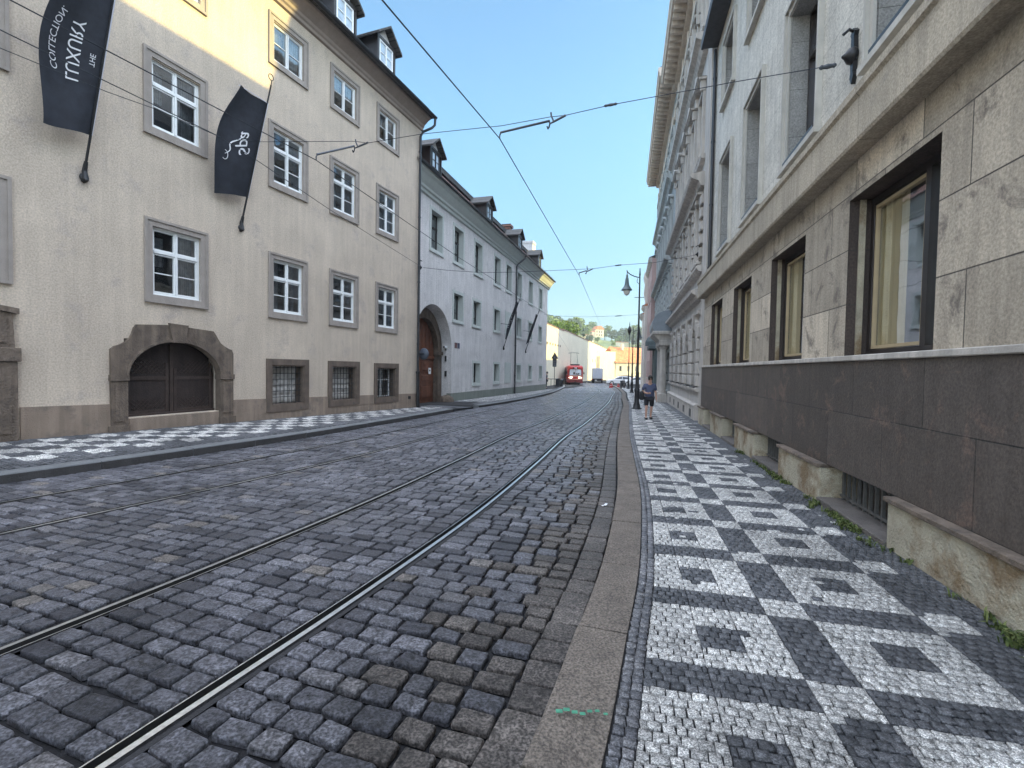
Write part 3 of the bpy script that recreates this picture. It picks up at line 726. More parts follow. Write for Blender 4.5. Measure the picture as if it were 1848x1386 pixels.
def win_short():
    b = MB(f1); ring(b, 1.44, 1.40, .055, -.02, .05)
    b.box(-.665, -.55, -.02, .03, .055, 1.345); b.box(.55, .665, -.02, .03, .055, 1.345); b.box(-.55, .55, -.02, .03, .055, .155); b.box(-.55, .55, -.02, .03, 1.235, 1.345)
    s = b.build('window', M['surround'])
    b = MB(f1); ring(b, 1.10, 1.08, .05, -.11, -.045, .155); b.box(-.022, .022, -.095, -.03, .21, 1.18)
    for s_ in (-1, 1):
        x0, x1 = (-.495, -.022) if s_ < 0 else (.022, .495)
        b.box(x0, x0+.028, -.10, -.055, .21, 1.18); b.box(x1-.028, x1, -.10, -.055, .21, 1.18); b.box(x0+.028, x1-.028, -.10, -.055, .21, .24); b.box(x0+.028, x1-.028, -.10, -.055, 1.15, 1.18)
        b.box(x0+.045, x1-.045, -.09, -.06, .68, .70)
    b.build('frame', M['white'], s)
    b = MB(f1); b.face([(-.5, -.082, .21), (.5, -.082, .21), (.5, -.082, 1.18), (-.5, -.082, 1.18)]); b.build('pane', M['glass'], s)
    b = MB(f1)
    for x0, x1 in ((-.52, -.05), (.0, .52)):
        r1 = []; r2 = []
        for k in range(33):
            x = x0+(x1-x0)*k/32; y = -.22+.02*math.sin(k*1.7); r1.append((x, y, .17)); r2.append((x, y, 1.2))
        b = MB(f1); b.strip(r1, r2); b.build('curtain', M['curtain'], s)
    return s
wt, ws = win_tall(), win_short(); k = 0
for c in cols+cols_l:
    put(wt, L1, c, 2.93, first=(k == 0)); put(wt, L1, c, 6.52); put(ws, L1, c, 9.85, first=(k == 0)); k += 1
def cellar(kind, parent, c, z):
    b = MB(f1); ring(b, 1.56, 1.50, .175, -.05, .045); ring(b, 1.24, 1.18, .05, -.35, .02, .16)
    s = b.build('cellar_window', M['surround_dk'], parent); s.location = (c, 0, z)
    b = MB(f1)
    for k in range(8): x = -.5+k*1.0/7; b.tube([(x, -.08, .17), (x, -.08, 1.33)], .010, 6, False)
    for k in range(7): zz = .24+k*1.02/6; b.tube([(-.6, -.08, zz), (.6, -.08, zz)], .009, 6, False)
    b.build('grille', M['iron'], s)
    if kind == 0:                              # pale quilted boards behind the bars
        b = MB(f1); n = 36
        for i in range(n):
            for j in range(n):
                def P(i, j):
                    x = -.56+1.12*i/n; zz = .2+1.1*j/n
                    return (x, -.27+.05*abs(math.sin(math.pi*i/n*5))*abs(math.sin(math.pi*j/n*4.5)), zz)
                b.face([P(i, j), P(i+1, j), P(i+1, j+1), P(i, j+1)])
        b.build('panel', M['curtain_g'], s, smooth=True)
    else:
        b = MB(f1); ring(b, 1.1, 1.1, .05, -.30, -.25, .2); b.box(-.03, .03, -.30, -.24, .25, 1.25); b.box(-.5, .5, -.295, -.25, .85, .88); b.build('frame', M['white'], s)
        b = MB(f1); b.face([(-.5, -.28, .25), (.5, -.28, .25), (.5, -.28, 1.25), (-.5, -.28, 1.25)]); b.build('pane', M['glass'], s)
    return s
M['curtain_g'] = surf('pale_quilted_panel', (.50, .48, .45), .9, .15, 5)
cellar(0, L1, cell[0], .29); cellar(0, L1, cell[1], .28); cellar(1, L1, cell[2], .25)

def resample(poly, n):
    P = [np.array(p, float) for p in poly]; L = [0]
    for a, c in zip(P, P[1:]): L.append(L[-1]+np.linalg.norm(c-a))
    out = []
    for q in np.linspace(0, L[-1], n):
        k = min(max(int(np.searchsorted(L, q))-1, 0), len(P)-2); t = (q-L[k])/(L[k+1]-L[k]); out.append(tuple(P[k]+(P[k+1]-P[k])*t))
    return out
def arc(cx, cz, rx, rz_, a0, a1, n): return [(cx+rx*math.cos(R(a0+(a1-a0)*k/n)), cz+rz_*math.sin(R(a0+(a1-a0)*k/n))) for k in range(n+1)]
# low cellar gate with stone portal
inner_j = [(-11.24, .10), (-11.24, 1.30)]; inner_a = arc(-10.19, 1.30, 1.05, .80, 180, 0, 24); inner_k = [(-9.14, 1.30), (-9.14, .05)]
outer_a = [(-11.55, 1.30), (-11.55, 1.93), (-11.42, 1.96), (-11.28, 2.04), (-11.17, 2.16), (-11.12, 2.30), (-11.10, 2.42), (-10.42, 2.47), (-9.94, 2.45), (-9.30, 2.41), (-9.22, 2.26), (-9.12, 2.12), (-8.98, 2.03), (-8.78, 1.96), (-8.78, 1.30)]
b = MB(f1); b.bridge(resample(inner_a, 40), resample(outer_a, 40), -.12, .06)
b.box(-11.55, -11.24, -.12, .06, -.1, 1.24); b.box(-9.14, -8.78, -.12, .06, -.1, 1.24)
b.box(-11.57, -11.225, -.12, .085, 1.24, 1.36); b.box(-9.155, -8.76, -.12, .085, 1.24, 1.36)
b.box(-11.60, -11.22, -.12, .09, -.1, .32); b.box(-9.16, -8.73, -.12, .09, -.1, .30)
b.box(-11.49, -11.30, .06, .074, .40, 1.16); b.box(-9.08, -8.85, .06, .074, .40, 1.16)
b.prism([(-10.32, 2.08), (-10.06, 2.08), (-9.97, 2.49), (-10.42, 2.51)], .06, .10)
ia = resample(inner_a, 40); ib = resample(arc(-10.19, 1.30, 1.10, .85, 180, 0, 24), 40); b.bridge(ia, ib, .06, .085)
b.build('gate_surround', M['portal'], L1)
gp = resample([(-11.24, .47), *inner_a, (-9.14, .47)], 60)
b = MB(f1); b.prism(gp, -.30, -.20); gd = b.build('gate', M['gatewood'], L1)
b = MB(f1)
for a0, a1 in ((-11.20, -10.23), (-10.15, -9.18)):
    cx = (a0+a1)/2; w_ = (a1-a0)/2
    for zc, zh in ((.86, .36), (1.62, .26)):
        for k in range(9):
            t = -w_+.10+k*(2*w_-.2)/8
            for s_ in (-1, 1):
                x0 = cx+t; x1 = min(max(cx+t+s_*.30, a0+.07), a1-.07); z0 = zc-zh+.02; z1 = z0+abs(x1-x0)*1.0
                if abs(x1-x0) < .08: continue
                b.prism([(x0, z0), (x0+.018, z0), (x1+.018, min(z1, zc+zh)), (x1, min(z1, zc+zh))], -.20, -.188)
    b.box(a0+.02, a0+.09, -.20, -.18, .52, 1.5); b.box(a1-.09, a1-.02, -.20, -.18, .52, 1.62); b.box(a0+.09, a1-.09, -.20, -.18, 1.24, 1.32); b.box(a0+.09, a1-.09, -.20, -.18, .50, .58)
b.box(-10.23, -10.15, -.20, -.165, .5, 2.05); b.box(-11.22, -9.16, -.24, -.13, .465, .51)
b.build('boards', M['gatewood2'], gd)
# portal at the left edge of the view
b = MB(f1); b.box(-13.62, -13.0, -.1, .09, -.3, 1.60, .01); b.box(-13.66, -12.96, -.1, .12, 1.60, 1.84, .01); b.box(-13.66, -12.94, -.1, .13, -.3, .22, .01)
b.prism([(-13.62, 1.84), (-13.03, 1.84), (-13.06, 2.42), (-13.30, 2.46), (-13.62, 2.62)], -.1, .08)
b.prism([(-13.66, 2.62), (-13.28, 2.47), (-12.98, 2.42), (-12.98, 2.52), (-13.28, 2.56), (-13.66, 2.72)], -.1, .11)
b.box(-13.54, -13.10, .09, .105, .36, 1.50); b.box(-13.54, -13.14, .08, .095, 1.92, 2.34)
b.box(-16.9, -16.3, -.1, .16, -.3, 2.6); b.box(-16.3, -13.62, -.1, .07, 2.70, 3.02); b.box(-17, -12.9, .13, .45, -.3, .19)
b.build('portal', M['portal'], L1)
# dormers
def dormer(white, side, mats, width=1.02, parent=None):
    b = MB(f1); w2 = width/2; D = -2.6
    b.box(-w2+.07, w2-.07, D, -.04, -.5, .86); b.prism([(-w2+.02, .86), (w2-.02, .86), (0, 1.34)], D, -.06); body = b.build('dormer', mats[0], parent)
    b = MB(f1); b.box(-w2-.01, -w2+.08, D, .03, -.05, .90); b.box(w2-.08, w2+.01, D, .03, -.05, .90) if False else None
    for s_ in (-1, 1): b.box(s_*w2-.045, s_*w2+.045, -.06, .04, -.1, .88)
    b.box(-w2-.05, w2+.05, -.06, .05, .80, .90)
    b.build('post', mats[2], body)
    b = MB(f1)
    for s_ in (-1, 1):
        b.prism([(0, 1.36), (0, 1.45), (s_*(w2+.24), .84), (s_*(w2+.24), .75)], D-.5, .22)
    b.build('dormer_roof', mats[3], body)
    b = MB(f1); ring(b, .84, .82, .07, -.035, .02, -.02); b.box(-.035, .035, -.03, .025, .05, .73)
    for x0 in (-.35, .035): b.box(x0, x0+.315, -.025, .01, .36, .385)
    fr = b.build('window_frame', mats[1], body)
    b = MB(f1); b.face([(-.4, -.015, 0), (.4, -.015, 0), (.4, -.015, .78), (-.4, -.015, .78)]); b.build('pane', mats[4], body)
    return body
M['dglass'] = surf('dormer_pane', (.42, .50, .58), .12, .3, 3, spec=.8)
d1 = dormer(1, 1, [M['stucco_white'], M['white'], M['dkframe'], M['tile_dk'], M['dglass']], parent=L1)
put(d1, L1, -2.35, 12.78, .02, first=True)
for u in (-4.62, -6.9, -9.2, -11.5): put(d1, L1, u, 12.78, .02)
# small ventilation grating, whitewash patch and wall mirror
b = MB(f1); b.box(-.62, -.44, .0225, .035, .30, .42); 
for k in range(4): b.box(-.61, -.45, .035, .042, .31+k*.027, .322+k*.027)
b.build('vent_grating', M['iron'], L1)

# ================================================================== SECOND LEFT HOUSE (pale, long)
L2 = empty('long_house', (PL2.x, PL2.y, 0), math.pi/2-YL2, label='long pale blue-grey house with arched wooden portal and tiled roof beyond the beige townhouse', cat='house')
AW = [-1.98, .81, 3.9, 7.6, 10.3, 13.2, 16.9, 20.7]; MW = [.82, 3.73, 7.63, 13.26, 16.9, 20.7]; BW = [3.8, 7.74, 13.4, 17.1, 21.2]
H2 = [(c-.62, c+.62, 7.30, 9.12, .42) for c in AW]+[(c-.62, c+.62, 4.21, 5.60, .42) for c in MW]+[(c-.55, c+.55, .75, 1.92, .42) for c in BW]
AX0, AX1, AZ = -4.25, .0, 2.55; rA = (AX1-AX0)/2; ACX = (AX0+AX1)/2
H2.append((AX0, AX1, -1.5, AZ+rA, .001))
b = MB(f1); facade_wall(b, -5.1, 23.8, -1.5, 9.8, H2[:-1]+[(AX0, AX1, -1.5, AZ+rA, 0.0)])
nb = len(b.f)
# remove the zero depth backing of the arch opening, fill the spandrels
b.f = b.f[:-5]; b.m = b.m[:-5]; b.mi = 0
aa = arc(ACX, AZ, rA, rA, 180, 0, 32)
for p, q in zip(aa, aa[1:]): b.face([(p[0], 0, p[1]), (q[0], 0, q[1]), (q[0], 0, AZ+rA), (p[0], 0, AZ+rA)])
# soffit and jambs of the deep arch
dp = .52
full = [(AX0, -1.5)]+aa+[(AX1, -1.5)]
for p, q in zip(full, full[1:]):
    s_ = .93; P2 = (ACX+(p[0]-ACX)*.97, p[1] if p[1] < AZ else AZ+(p[1]-AZ)*.95); Q2 = (ACX+(q[0]-ACX)*.97, q[1] if q[1] < AZ else AZ+(q[1]-AZ)*.95)
    b.face([(p[0], 0, p[1]), (q[0], 0, q[1]), (Q2[0], -dp, Q2[1]), (P2[0], -dp, P2[1])])
b.face([(23.8, 0, -1.5), (23.8, -9, -1.5), (23.8, -9, 9.8), (23.8, 0, 9.8)]); b.face([(-5.1, 0, -1.5), (-5.1, -9, -1.5), (-5.1, -9, 9.8), (-5.1, 0, 9.8)])
b.box(.4, 23.7, -.95, -.9, -1.5, 9.8); b.box(-5.1, .4, -1.02, -.98, -1.5, 5.2); b.face([(-5.1, -9, -1.5), (23.8, -9, -1.5), (23.8, -9, 9.8), (-5.1, -9, 9.8)]); b.box(-5.1, .4, -.95, -.9, 5.2, 9.8)
b.build('wall', [M['stucco_white'], M['surround_gr'], M['room']], L2)
b = MB(f1)
inn = arc(-2.12, 2.35, 1.62, 1.70, 180, 0, 28); out = arc(ACX, AZ, rA*.97, rA*.95, 180, 0, 28)
b.bridge([(-3.74, -.3)]+inn+[(-.50, -.3)], [(AX0+.06, -.3)]+out+[(AX1-.06, -.3)], -.97, -.54)
i2 = arc(-2.12, 2.35, 1.80, 1.88, 180, 0, 28); b.bridge(inn, i2, -.54, -.50)
b.box(-.56, -.08, -.72, -.44, 2.28, 2.44); b.box(-.52, -.10, -.66, -.40, -.4, .12)
b.build('portal_arch', M['portal'], L2)
dd = [(-3.74, -.15)]+inn+[(-.50, -.15)]
b = MB(f1); b.prism(dd, -.90, -.80); door = b.build('door', M['bwood'], L2)
b = MB(f1)
for x0, x1 in ((-3.66, -2.18), (-2.06, -.58)):
    for z0, z1 in ((.0, .75), (.85, 1.30), (1.38, 2.0)):
        for q in (0, .09): ring_x = (x0+.1+q, x1-.1-q); b.box(ring_x[0], ring_x[1], -.80+q*.2, -.775+q*.25, z0+q, z1-q, .012)
b.box(-3.72, -.52, -.80, -.72, 2.05, 2.2, .02); b.box(-2.17, -2.07, -.80, -.74, -.1, 2.05, .01)
for k in range(7): x = -3.3+k*.4; z1 = 2.35+1.6*math.sqrt(max(0, 1-((x+2.12)/1.6)**2))-.12; b.box(x-.13, x+.13, -.80, -.78, 2.3, max(2.5, z1), .01)
b.build('panelling', M['bwood'], door)
b = MB(f1); b.box(-1.17, -.90, -.752, -.742, 1.28, 1.60); b.build('notice', M['print'], L2, label='white paper notice on the wooden door')
b = MB(f1); b.box(-1.11, -.96, -.742, -.740, 1.42, 1.51); b.build('notice_print', M['kerb_l'], L2)
b = MB(f1)
b.face([(.0, .022, -1.5), (23.82, .022, -1.5), (23.82, .022, .16), (.0, .022, .27)]); b.face([(.0, .022, .27), (23.82, .022, .16), (23.82, 0, .16), (.0, 0, .27)]); b.face([(0, 0, -1.5), (0, .022, -1.5), (0, .022, .27), (0, 0, .27)])
b.box(AX1-.03, AX1+.02, -.5, .02, -1.4, .27); b.build('plinth', M['plinth_green'], L2)
b = MB(f1)                                       # rounded guard stone at the foot of the arch
b.lathe([(.42, -.4), (.40, -.1), (.34, .06), (.2, .16), (.02, .2)], (-.22, -.15, 0), 14); b.build('guard_stone', M['portal'], L2, smooth=True)
b = MB(f1); pr = [(0, 9.55), (.09, 9.60), (.10, 9.72), (.18, 9.76), (.20, 9.86), (.30, 9.98), (.44, 10.18), (.55, 10.26), (.57, 10.38), (-.3, 10.40)]
profile_run(b, pr, -5.2, 24.3)
b2 = [(24.3, o, z) for o, z in pr]
b.build('cornice', M['surround_gr'], L2)
b = MB(f1)
b.face([(-5.2, .62, 10.38), (24.35, .62, 10.38), (24.35, -1.1, 12.15), (-5.2, -1.1, 12.15)])
b.build('roof', M['tile'], L2)
b = MB(f1); b.face([(-5.2, -1.1, 12.15), (24.35, -1.1, 12.15), (24.35, -1.0, 12.5), (-5.2, -1.0, 12.5)]); b.box(-5.2, 24.3, -1.2, -.95, 12.15, 12.42)
b.face([(-5.2, -1.2, 12.42), (24.35, -1.2, 12.42), (24.35, -5.5, 14.2), (-5.2, -5.5, 14.2)]); b.face([(24.35, .62, 10.36), (24.35, -1.1, 12.15), (24.35, -5.5, 14.2), (24.35, -9.5, 10.3)])
b.build('upper_roof', M['tile_dk'], L2)
b = MB(f1); rows = []
for k in range(9):
    t = math.pi*k/8; rows.append([(-5.15, .64-.07*math.cos(t), 10.42-.08*math.sin(t)), (24.4, .64-.07*math.cos(t), 10.42-.08*math.sin(t))])
for k in range(8): b.strip(rows[k], rows[k+1])
b.build('gutter', M['pipe'], L2)
b = MB(f1)
for k in range(30): u = -4.5+k; b.tube([(u, .45, 10.52), (u, .42, 10.74)], .012, 5)
b.tube([(-4.6, .43, 10.72), (24.2, .43, 10.72)], .012, 5); b.build('snow_guard', M['iron'], L2)
b = MB(f1); b.tube([(12.7, .64, 10.36), (12.7, .6, 10.2), (12.2, .2, 9.65), (11.95, .12, 9.4), (11.95, .12, 5), (11.95, .12, -.35)], .062, 10)
for z in (8.4, 5.9, 3.4, 1.1): b.lathe([(.072, -.04), (.078, 0), (.072, .04)], (11.95, .12, z), 10)
b.build('drainpipe', M['pipe'], L2)
def l2win(w_, h, transom):
    b = MB(f1); t = .16; ring(b, w_, h, t, -.03, .03); b.box(-w_/2-.03, w_/2+.03, -.02, .06, -.02, .05)
    s = b.build('window', M['surround_gr'])
    iw = w_-2*t; b = MB(f1); ring(b, iw, h-2*t, .05, -.34, -.27, t); b.box(-.035, .035, -.335, -.26, t, h-t)
    if transom: b.box(-iw/2, iw/2, -.335, -.255, t+(h-2*t)*.62, t+(h-2*t)*.62+.07)
    for s_ in (-1, 1):
        x = s_*iw/4; b.box(x-iw/4, x+iw/4, -.32, -.28, t+(h-2*t)*.30, t+(h-2*t)*.30+.03)
    b.build('frame', M['dkframe'], s)
    b = MB(f1); b.face([(-iw/2, -.30, t), (iw/2, -.30, t), (iw/2, -.30, h-t), (-iw/2, -.30, h-t)]); b.build('pane', M['glass'], s)
    b = MB(f1)
    for x0, x1 in ((-iw/2+.05, -.06), (.10, iw/2-.05)):
        r1, r2 = [], []
        for k in range(17): x = x0+(x1-x0)*k/16; y = -.39+.012*math.sin(k*1.8); r1.append((x, y, t+.02)); r2.append((x, y, t+(h-2*t)*(.9)))
        b = MB(f1); b.strip(r1, r2); b.build('curtain', M['curtain'], s)
    return s
wa, wm, wb = l2win(1.56, 2.12, True), l2win(1.56, 1.72, False), l2win(1.42, 1.50, False)
for k, c in enumerate(AW): put(wa, L2, c, 7.15, first=(k == 0))
for k, c in enumerate(MW): put(wm, L2, c, 4.05, first=(k == 0))
for k, c in enumerate(BW): put(wb, L2, c, .58, first=(k == 0))
for c, z, h in ((10.3, 4.05, 1.72), (10.4, .58, 1.5)):
    b = MB(f1); ring(b, 1.5, h, .14, 0, .03); b.box(-.61, .61, 0, .012, .14, h-.14); o = b.build('blind_window', M['surround_gr'], L2); o.location = (c, 0, z)
d2 = dormer(0, 1, [M['stucco_white'], M['dkframe'], M['dkframe'], M['tile_dk'], M['dglass']], 1.15, parent=L2)
put(d2, L2, -2.45, 11.0, .12, first=True)
for u in (5.4, 12.7, 19.4): put(d2, L2, u, 11.0, .12)
b = MB(f1); b.box(20.9, 22.0, -1.9, -.9, 11.0, 13.7); b.box(20.85, 22.05, -1.95, -.85, 13.5, 13.72); b.build('chimney', M['ch'] if 'ch' in M else M['stucco_white'], L2)
b = MB(f1); b.box(16.3, 17.0, -2.4, -1.8, 12, 14.0); b.box(16.2, 17.1, -2.5, -1.7, 13.8, 14.0); b.build('chimney', M['tile'], L2)
b = MB(f1); b.box(.42, .72, .001, .02, 2.68, 2.98); b.build('house_number_plate', surf('dark_red_plate', (.10, .03, .03), .4, .2, 4), L2)
b = MB(f1); b.box(.82, 1.10, .001, .02, 2.68, 2.98); b.build('house_number_plate', surf('dark_blue_plate', (.03, .04, .10), .4, .2, 4), L2)
b = MB(f1); b.box(-.10, -.02, -.34, -.26, 1.95, 2.25); b.box(-.10, -.03, -.34, -.24, 1.15, 1.45); b.build('intercom', M['iron'], L2)
cc = empty('security_camera', fpt(PL2, YL2, -.02, -.30)+Vector((0, 0, 2.62)), math.pi/2-YL2, label='small white security camera fixed beside the arched portal', cat='camera')
b = MB(f1); b.box(-.34, -.06, -.04, .10, .02, .14, .015); b.build('housing', M['white'], cc)
b = MB(f1); b.tube([(0, 0, -.1), (-.08, .02, .0), (-.12, .03, .03)], .022, 6); b.box(-.36, -.335, -.02, .08, .03, .13); b.build('bracket', M['iron'], cc)
mr = empty('street_mirror', fpt(PL1, YL1, .12, .18)+Vector((0, 0, 2.2)), math.pi/2-YL1, label='round convex street mirror on the corner behind the drainpipe', cat='mirror')
b = MB(f1); b.lathe([(.24, 0), (.25, .03), (.22, .05), (.12, .07), (.01, .08)], (.26, -.05, 0), 20, 'x'); b.build('mirror_face', surf('mirror_back', (.075, .088, .115), .5, .1, 3), mr, smooth=True)
b = MB(f1); b.tube([(.05, -.14, 0), (.26, -.05, 0)], .02, 6); b.build('bracket', M['iron'], mr)

# ================================================================== RIGHT HOUSE (stone faced)
f2 = ffn(1)
R1 = empty('stone_building', PR, math.pi/2-YR, label='stone-faced building with dark granite base and deep rectangular windows along the right pavement', cat='building')
GW = [(-8.16+3.05*k, -6.50+3.05*k) for k in (-3, -2, -1, 0, 1, 2, 3)]
GW = [(a, c) for a, c in GW if c < 3]
b = MB(f2); facade_wall(b, -20, 4.06, 1.83, 4.02, [(a, c, 1.832, 3.60, .32) for a, c in GW])
b.build('ground_floor_wall', [M['r1_gf'], M['r1_reveal'], M['room']], R1)
b = MB(f2)
b.box(-20, 4.06, -.6, .03, .52, 1.77); b.build('granite_base', M['r1_slab'], R1)
b = MB(f2); b.box(-20, 4.08, -.3, .06, 1.77, 1.83, .008); b.build('ledge', M['r1_ledge'] if 'r1_ledge' in M else M['r2_trim'], R1)
M['r1_sill'] = surf('worn_dark_sill', (.11, .095, .085), .75, .25, 3, .8, 50, speck=.3)
M['grille'] = surf('dusty_iron_grille', (.085, .082, .078), .7, .25, 9)
OP = [(-17.2, -15.6), (-14.0, -12.5), (-10.9, -9.4), (-7.78, -6.18), (-4.55, -3.03), (-1.40, .0), (1.72, 2.95)]
edges = [-20]+[x for a, c in OP for x in (a, c)]+[4.06]
for a, c in zip(edges[::2], edges[1::2]):
    b = MB(f2); b.box(a, c, -.35, .10, -1, .475, .012); p = b.build('pier', M['r1_pier'], R1)
    b = MB(f2); b.box(a-.012, c+.012, -.35, .135, .475, .52, .006); b.build('coping', M['portal'], p)
for a, c in OP:
    sz = .125-.0095*(a+9)
    b = MB(f2); b.box(a, c, -.42, .125, -1, sz, .01); b.box(a, c, -.50, -.42, -1, .52); o = b.build('cellar_opening', M['r1_sill'], R1)
    b = MB(f2)
    for k in range(12): x = a+.08+k*(c-a-.16)/11; b.box(x-.014, x+.014, -.16, -.13, sz, .50)
    b.box(a+.02, c-.02, -.165, -.125, sz+.03, sz+.055); b.box(a+.02, c-.02, -.165, -.125, .45, .475); b.build('grille', M['grille'], o)
# cornice
b = MB(f2); profile_run(b, [(0, 4.0), (.20, 4.0), (.215, 4.03), (.215, 4.44), (.245, 4.47), (.245, 4.55), (-.12, 4.60)], -20, 4.10); b.build('cornice', M['r1_corn'], R1)
b = MB(f2); profile_run(b, [(-.18, 4.56), (-.11, 4.57), (-.11, 4.72), (-.18, 4.74)], -20, 4.08); b.build('string_course', M['r1_corn'], R1)
UW = [(-4.99+3.07*k, -3.33+3.07*k) for k in (-4, -3, -2, -1, 0, 1, 2)]
UH = [(a+.13, c-.13, 5.24, 7.74, .42) for a, c in UW]+[(a+.11, c-.11, 9.48, 11.16, .42) for a, c in UW]
b = MB(f2); facade_wall(b, -20, 4.06, 4.5, 12.0, UH, off=-.18)
b.face([(4.06, -.18, 4.5), (4.06, -10, 4.5), (4.06, -10, 12), (4.06, -.18, 12)]); b.face([(-20, 0, -1), (-20, -10, -1), (-20, -10, 12), (-20, 0, 12)]); b.face([(-20, -10.01, -1), (4.06, -10.01, -1), (4.06, -10.01, 12), (-20, -10.01, 12)]); b.face([(-20, -.62, -1), (4.06, -.62, -1), (4.06, -.62, 1.8), (-20, -.62, 1.8)]); b.face([(4.06, 0, -1), (4.06, -10, -1), (4.06, -10, 4.5), (4.06, 0, 4.5)])
b.build('upper_wall', [M['r1_up'], M['r1_reveal_up'], M['room']], R1)
b = MB(f2); b.box(-20.5, 4.03, -10, .26, 12.0, 12.16); b.box(-20.5, 4.035, .262, .33, 11.98, 12.25); b.build('eaves', M['r1_eave'] if 'r1_eave' in M else M['slate'], R1)
b = MB(f2); b.face([(-20.5, .26, 12.22), (4.0, .26, 12.22), (4.0, -5.2, 15.6), (-20.5, -5.2, 15.6)]); b.face([(-20.5, -5.2, 15.6), (4.0, -5.2, 15.6), (4.0, -11, 12.2), (-20.5, -11, 12.2)]); b.face([(4.0, .26, 12.2), (4.0, -5.2, 15.6), (4.0, -11, 12.2)]); b.face([(-20.5, .26, 12.2), (-20.5, -5.2, 15.6), (-20.5, -11, 12.2)])
b.build('roof', M['tile_dk'], R1)
b = MB(f2); b.tube([(3.98, -.10, 11.9), (3.98, -.10, 4.5)], .05, 8)
for z in (11, 9, 7, 5): b.lathe([(.06, -.03), (.062, .03)], (3.98, -.10, z), 8)
b.build('drainpipe', M['pipe'], R1)
M['sashp'] = surf('ochre_sash', (.40, .31, .19), .6, .1, 5)
def r1_gwin():
    b = MB(f2); W_ = 1.66; ring(b, W_, 1.768, .07, -.30, -.22); b.box(-.28, -.20, -.30, -.22, .07, 1.7); s = b.build('window', M['dkframe'])
    b = MB(f2); b.face([(-.8, -.26, .05), (.8, -.26, .05), (.8, -.26, 1.72), (-.8, -.26, 1.72)]); b.build('pane', M['glass_r'], s)
    b = MB(f2); ring(b, .98, 1.60, .035, -.275, -.235, .08); o = b.build('sash', M['sashp'], s); o.location = (.29, 0, 0)
    b = MB(f2)
    r1_, r2_ = [], []
    for k in range(24): x = .22+.54*k/23; y = -.300+.008*math.sin(k*1.4); r1_.append((x, y, .06)); r2_.append((x, y, 1.66))
    b.strip(r1_, r2_); b.build('curtain', M['curtain_b'], s)
    b = MB(f2); r1_, r2_ = [], []
    for k in range(10): x = -.76+.40*k/9; y = -.300+.008*math.sin(k*1.4); r1_.append((x, y, .06)); r2_.append((x, y, 1.66))
    b.strip(r1_, r2_); b.build('curtain', M['curtain'], s)
    b = MB(f2); b.box(.86-.03, .86, -.13, -.10, 0, 1.768) if False else b.box(.805, .829, -.16, -.10, .0, 1.768); b.build('metal_strip', M['strip'] if 'strip' in M else M['r1_pier'], s)
    return s
gw = r1_gwin()
for k, (a, c) in enumerate(GW): put(gw, R1, (a+c)/2, 1.832, 0, 1, first=(k == 0))
def r1_uwin(w_, h):
    b = MB(f2); t = .13
    ring(b, w_, h, .05, -.20, -.10); ring(b, w_-.1, h-.1, t-.05, -.20, -.145, .05); b.box(-w_/2-.04, w_/2+.04, -.2, -.07, -.03, .05)
    s = b.build('window', M['r1_trim'])
    iw, ih = w_-2*t, h-2*t
    b = MB(f2); ring(b, iw, ih, .06, -.56, -.47, t); b.box(-.04, .04, -.56, -.46, t, t+ih); b.box(-iw/2, iw/2, -.56, -.465, t+ih*.68, t+ih*.68+.06); b.build('frame', M['dkframe'], s)
    b = MB(f2); b.face([(-iw/2, -.52, t), (iw/2, -.52, t), (iw/2, -.52, t+ih), (-iw/2, -.52, t+ih)]); b.build('pane', M['glass'], s)
    b = MB(f2); b.box(-iw/2, iw/2, -.47, -.11, t-.02, t+.02); b.build('sill', M['pipe'], s); return s
M['r1_trim'] = surf('pale_window_stone', (.50, .475, .43), .8, .1, 4, .3, 60, streak=.15)
u1, u2 = r1_uwin(1.66, 2.78), r1_uwin(1.62, 1.92)
for k, (a, c) in enumerate(UW): put(u1, R1, (a+c)/2, 5.10, 0, 1, first=(k == 0)); put(u2, R1, (a+c)/2, 9.36, 0, 1, first=(k == 0))

